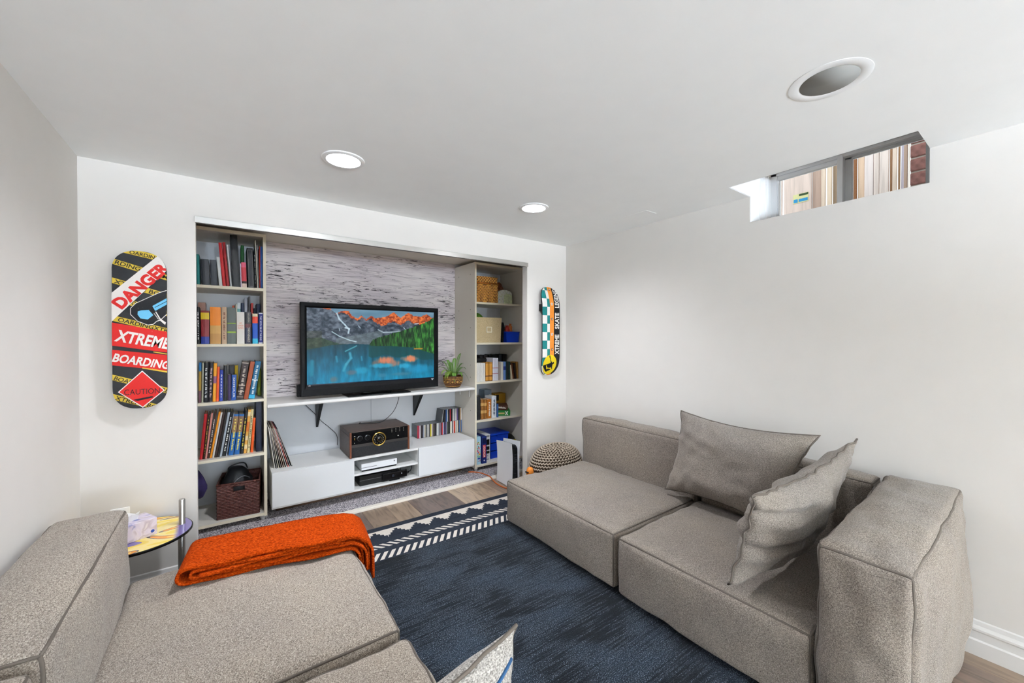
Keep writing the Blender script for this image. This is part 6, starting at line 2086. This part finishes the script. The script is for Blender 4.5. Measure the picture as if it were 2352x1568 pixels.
for x, th, h, ln, c, d, y in ((2.420, 0.020, 0.150, -9.0, '#d8c8a8', 'cream paperback leaning left at the right end', 3.365), (2.446, 0.018, 0.165, -8.0, '#6a3c24', 'brown paperback leaning left at the right end', 3.372), (2.470, 0.020, 0.17, -6.0, '#2a1f1c', 'dark umber paperback leaning left at the right end', 3.368), (2.500, 0.022, 0.18, -3.0, '#a8783c', 'ochre paperback at the right end', 3.375)):
    book(x, th, h, ln, y, c, d, {}, 0.885, 'third shelf of right bookcase')

# board games
def game_box(label, loc, rz, size, col, stripes=(), name='board_game', rx=0.0):
    t = thing(name, label, 'board game', loc, (rx, 0, rz))
    w, d, h = size
    MB().rbox((0.0015, 0.0015, 0), (w - 0.0015, d - 0.0015, h * 0.8), 0.001, 1).build('tray', mat('box_' + col[1:], col, 0.45), t)
    MB().rbox((0, 0, h * 0.22), (w, d, h), 0.001, 1).build('lid', mat('box_' + col[1:], col, 0.45), t)
    for nm, a, b, c in stripes:
        MB().box(a, b).build(nm, mat('print_' + c[1:], c, 0.5), t)
    return t
g = game_box('green board game box with a black pattern on the fourth right shelf', (2.395, 3.352, 0.5085), R(62), (0.20, 0.165, 0.055), '#1f7a34')
# drawn on its front faces
MB().box((0.03, -0.0008, 0.014), (0.10, 0.0, 0.046)).build('black_panel', mat('print_161616', '#161616', 0.5), g)
MB().box((-0.0008, 0.06, 0.018), (0.0, 0.15, 0.034)).build('title_strip', mat('print_c8b070', '#c8b070', 0.5), g)
xm = MB()
for s in (-1, 1):
    xm.add([(-0.0012, 0.022, 0.027 - 0.018 * s), (-0.0012, 0.032, 0.027 - 0.020 * s), (-0.0012, 0.056, 0.027 + 0.018 * s), (-0.0012, 0.046, 0.027 + 0.020 * s)], [(0, 1, 2, 3)])
xm.build('crossed_mark', mat('print_e8e8e0', '#e8e8e0', 0.5), g)
g = game_box('dark brown board game box lying on the green game box', (2.380, 3.375, 0.5640), R(60), (0.17, 0.15, 0.05), '#4a2a1c')
mk = MB()
for i in range(12):
    mk.rbox((-0.0012, 0.02 + i * 0.0095, 0.014 + 0.0012 * i), (0.0, 0.0275 + i * 0.0095, 0.026 + 0.0012 * i + 0.003 * (i % 3)), 0.0004, 1)
mk.build('lettering', mat('print_d8cfc0', '#d8cfc0', 0.5), g)
game_box('mustard yellow board game box behind the brown game box', (2.385, 3.625, 0.5085), 0.0, (0.14, 0.11, 0.195), '#b88a20', (('black_mark', (0.0, -0.0008, 0.12), (0.05, 0.0, 0.185), '#1c1a14'), ('pale_mark', (0.03, -0.001, 0.02), (0.12, 0.0, 0.05), '#d8d0b0')))
game_box('pale blue grey box standing at the back of the fourth right shelf', (2.245, 3.62, 0.5085), 0.0, (0.09, 0.11, 0.25), '#8a9aa8')

gl = thing('board_game', 'pale blue multicoloured board game box at the left of the bottom right shelf', 'board game', (1.990, 3.352, 0.0705))
MB().rbox((0, 0, 0), (0.046, 0.27, 0.272), 0.001, 1).build('carton', mat('game_sky', '#a8cfe0', 0.45), gl)
rr = random.Random(11)
for i in range(26):
    c = rr.choice(('#e04a30', '#f0c838', '#4aa048', '#e8e8e8', '#e8842c', '#3a6cc0', '#c83a60'))
    x_, z_ = rr.uniform(0.004, 0.036), rr.uniform(0.10, 0.24)
    MB().lathe([(0.0001, 0.0), (0.0055, 0.0), (0.0055, 0.0006), (0.0001, 0.0006)], 8, c=(x_, -0.0001 - 0.00012 * i, z_), axis='Y').build('print', mat('print_' + c[1:], c, 0.5), gl)
for i, (ch, c) in enumerate(zip('LIFE', ('#c83a3a', '#3a50b0', '#4aa048', '#d8b82c'))):
    lettering(ch, (0.040, -0.0006, 0.030 + i * 0.020), (0, 0, 1), (-1, 0, 0), 0.014, 0.030, mat('print_' + c[1:], c, 0.5), gl, bold=0.02)
gm = thing('board_game', 'dark blue board game box with a red title panel on the bottom right shelf', 'board game', (2.044, 3.345, 0.0705))
MB().rbox((0, 0, 0), (0.056, 0.27, 0.268), 0.001, 1).build('carton', mat('game_navy', '#1a2a6a', 0.4), gm)
MB().box((0.012, -0.0006, 0.060), (0.044, 0.0, 0.185)).build('title_panel', mat('print_c0303a', '#c0303a', 0.5), gm)
lettering('MONOPOLY', (0.039, -0.0008, 0.065), (0, 0, 1), (-1, 0, 0), 0.115, 0.022, mat('print_f0e8e0', '#f0e8e0', 0.5), gm, bold=0.015)
MB().box((0.006, -0.0005, 0.200), (0.050, 0.0, 0.255)).build('sky_print', mat('print_101a40', '#101a40', 0.4), gm)
MB().lathe([(0.0001, 0.0), (0.007, 0.0), (0.007, 0.0006), (0.0001, 0.0006)], 16, c=(0.028, 0.0, 0.030), axis='Y').build('seal', mat('print_e8e8f0', '#e8e8f0', 0.5), gm)
gs = thing('board_game', 'white board game box with black character panels beside the navy box', 'board game', (2.106, 3.385, 0.0705))
gs['label'] = 'white board game box with black picture panels beside the navy box'
MB().rbox((0, 0, 0), (0.060, 0.23, 0.272), 0.001, 1).build('carton', mat('game_white', '#e4e4e4', 0.4), gs)
for z0, z1, c in ((0.165, 0.222, '#1a1614'), (0.115, 0.150, '#20201e'), (0.078, 0.104, '#1a2a14')):
    MB().box((0.008, -0.0006, z0), (0.052, 0.0, z1)).build('picture_panel', mat('print_' + c[1:], c, 0.4), gs)
lettering('WARS', (0.006, -0.0006, 0.246), (1, 0, 0), (0, 0, 1), 0.045, 0.018, mat('print_1a1a1a', '#1a1a1a', 0.5), gs, bold=0.03)
lettering('4', (0.024, -0.0006, 0.048), (1, 0, 0), (0, 0, 1), 0.012, 0.016, mat('print_1a1a1a', '#1a1a1a', 0.5), gs)
MB().box((0.012, -0.0006, 0.018), (0.046, 0.0, 0.024)).build('small_print', mat('print_1a1a1a', '#1a1a1a', 0.5), gs)
bd = thing('drawer_unit', 'stacked bright blue plastic drawers on the bottom right shelf', 'storage drawers', (2.205, 3.43, 0.0705))
for k in range(3):
    z = k * 0.082
    t_ = taper(0.0, 0.215, 0.0, 0.27, 0.074, 0.004, 0.003, M_BLUE, 'drawer', bd)
    t_.location = (0, 0, z)
    MB().rbox((0.07, -0.014, 0.055), (0.13, 0.002, 0.068), 0.003).build('pull', M_BLUE, t_)
MB().rbox((-0.010, -0.012, 0.238), (0.228, 0.276, 0.252), 0.004).build('lid', M_BLUE, bd)
bg = thing('dark_bag', 'black bag with yellow trim at the right of the bottom right shelf', 'bag', (2.485, 3.50, 0.0705))
vs = []
for i in range(11):
    for j in range(20):
        ph, th = PI * i / 10, 2 * PI * j / 20
        s = math.sin(ph) ** 0.7 if 0 < i < 10 else 0.0
        v = Vector((0.038 * s * math.cos(th), 0.12 * s * math.sin(th), 0.105 - 0.105 * math.cos(ph)))
        vs.append(v)
fs = [(i * 20 + j, i * 20 + (j + 1) % 20, (i + 1) * 20 + (j + 1) % 20, (i + 1) * 20 + j) for i in range(10) for j in range(20)]
MB().add(vs, fs).build('body', mat('bag_black', '#17160f', 0.6, var=(25, 0.5)), bg, smooth=True)
MB().tube(bez([(-0.03, -0.085, 0.15), (0.0, -0.10, 0.165), (0.03, -0.085, 0.15)]), 0.004, 6).build('trim', mat('bag_yellow', '#c8b428', 0.5), bg, smooth=True)

# ------------------------------------------------------------------ upright white and black console standing in the closet opening
ps = thing('game_console', 'tall white and black game console standing on the floor by the closet jamb', 'game console', (2.048, 2.782, 0.0), (0, 0, R(-2)))
M_PSW = mat('plate_white', '#e9ebee', 0.4)
def plate(sx, h, top_lift):
    mb = MB()
    n = 14
    vs = []
    for i in range(n + 1):
        f = i / n
        for j in range(n + 1):
            g = j / n
            flare = 0.010 * abs(2 * g - 1) ** 2.2 + 0.006 * (1 - f) ** 3
            z = 0.006 + (h - 0.022 * f ** 1.5 + top_lift * (1 - f)) * g
            vs.append((sx * (0.030 + flare), f * 0.26, z))
    k = len(vs)
    vs += [(v[0] - sx * 0.0028, v[1], v[2]) for v in vs]
    N = n + 1
    fs = [(i * N + j, (i + 1) * N + j, (i + 1) * N + j + 1, i * N + j + 1) for i in range(n) for j in range(n)]
    fs += [tuple(k + q for q in f)[::-1] for f in fs]
    E_ = [i * N for i in range(N)] + [n * N + j for j in range(1, N)] + [i * N + n for i in range(n - 1, -1, -1)] + [j for j in range(n - 1, 0, -1)]
    fs += [(E_[q], E_[(q + 1) % len(E_)], E_[(q + 1) % len(E_)] + k, E_[q] + k) for q in range(len(E_))]
    mb.add(vs, fs).build('side_plate', M_PSW, ps, smooth=True, angle=40)
plate(-1, 0.392, 0.0)
plate(1, 0.400, 0.0)
core = MB()
pr = [(0.012, 0.0), (0.255, 0.0), (0.255, 0.36)] + [(0.06 - 0.045 * math.sin(a), 0.335 + 0.035 * math.cos(a)) for a in [PI / 2 * q / 6 for q in range(7)]]
core.prism(pr, -0.0265, 0.0265, 'X')
core.build('core', mat('core_black', '#101114', 0.2), ps)
vt = MB()
for i in range(22):
    vt.box((-0.020, 0.0095, 0.06 + i * 0.011), (0.020, 0.0118, 0.065 + i * 0.011))
vt.build('vent_slats', mat('vent_dark', '#2a2b30', 0.5), ps)
MB().rbox((-0.024, 0.009, 0.030), (-0.018, 0.0118, 0.036), 0.001, 1).build('port', mat('port_grey', '#8a8c92', 0.3, 0.7), ps)

# orange extension lead
M_OCORD = mat('orange_cord', '#c8622a', 0.5)
ec = thing('extension_cord', 'orange extension lead running from the console to the closet jamb', 'cord', (0, 0, 0))
MB().tube(bez([(1.90, 3.36, 0.0152), (1.95, 3.32, 0.0152), (1.985, 3.26, 0.0152), (1.995, 3.19, 0.0165), (1.99, 3.11, 0.0225), (1.985, 3.05, 0.0080), (1.968, 2.96, 0.0055), (1.972, 2.84, 0.0055), (2.02, 2.755, 0.0055), (2.045, 2.62, 0.0055), (2.04, 2.55, 0.0055)]), 0.0052, 8).build('lead', M_OCORD, ec, smooth=True)
ob = thing('orange_cap', 'orange and black plastic toy beside the knitted pouf', 'toy', (1.935, 2.44, 0.0))
mb = MB()
mb.lathe([(0.0001, 0.300), (0.016, 0.297), (0.026, 0.285), (0.030, 0.265), (0.030, 0.02), (0.026, 0.0)], 24)
mb.build('body', mat('toy_orange', '#d8802c', 0.5), ob, smooth=True, angle=50)
MB().rbox((-0.040, -0.016, 0.262), (0.0, 0.016, 0.270), 0.004).build('peak', mat('toy_black', '#161412', 0.5), ob)
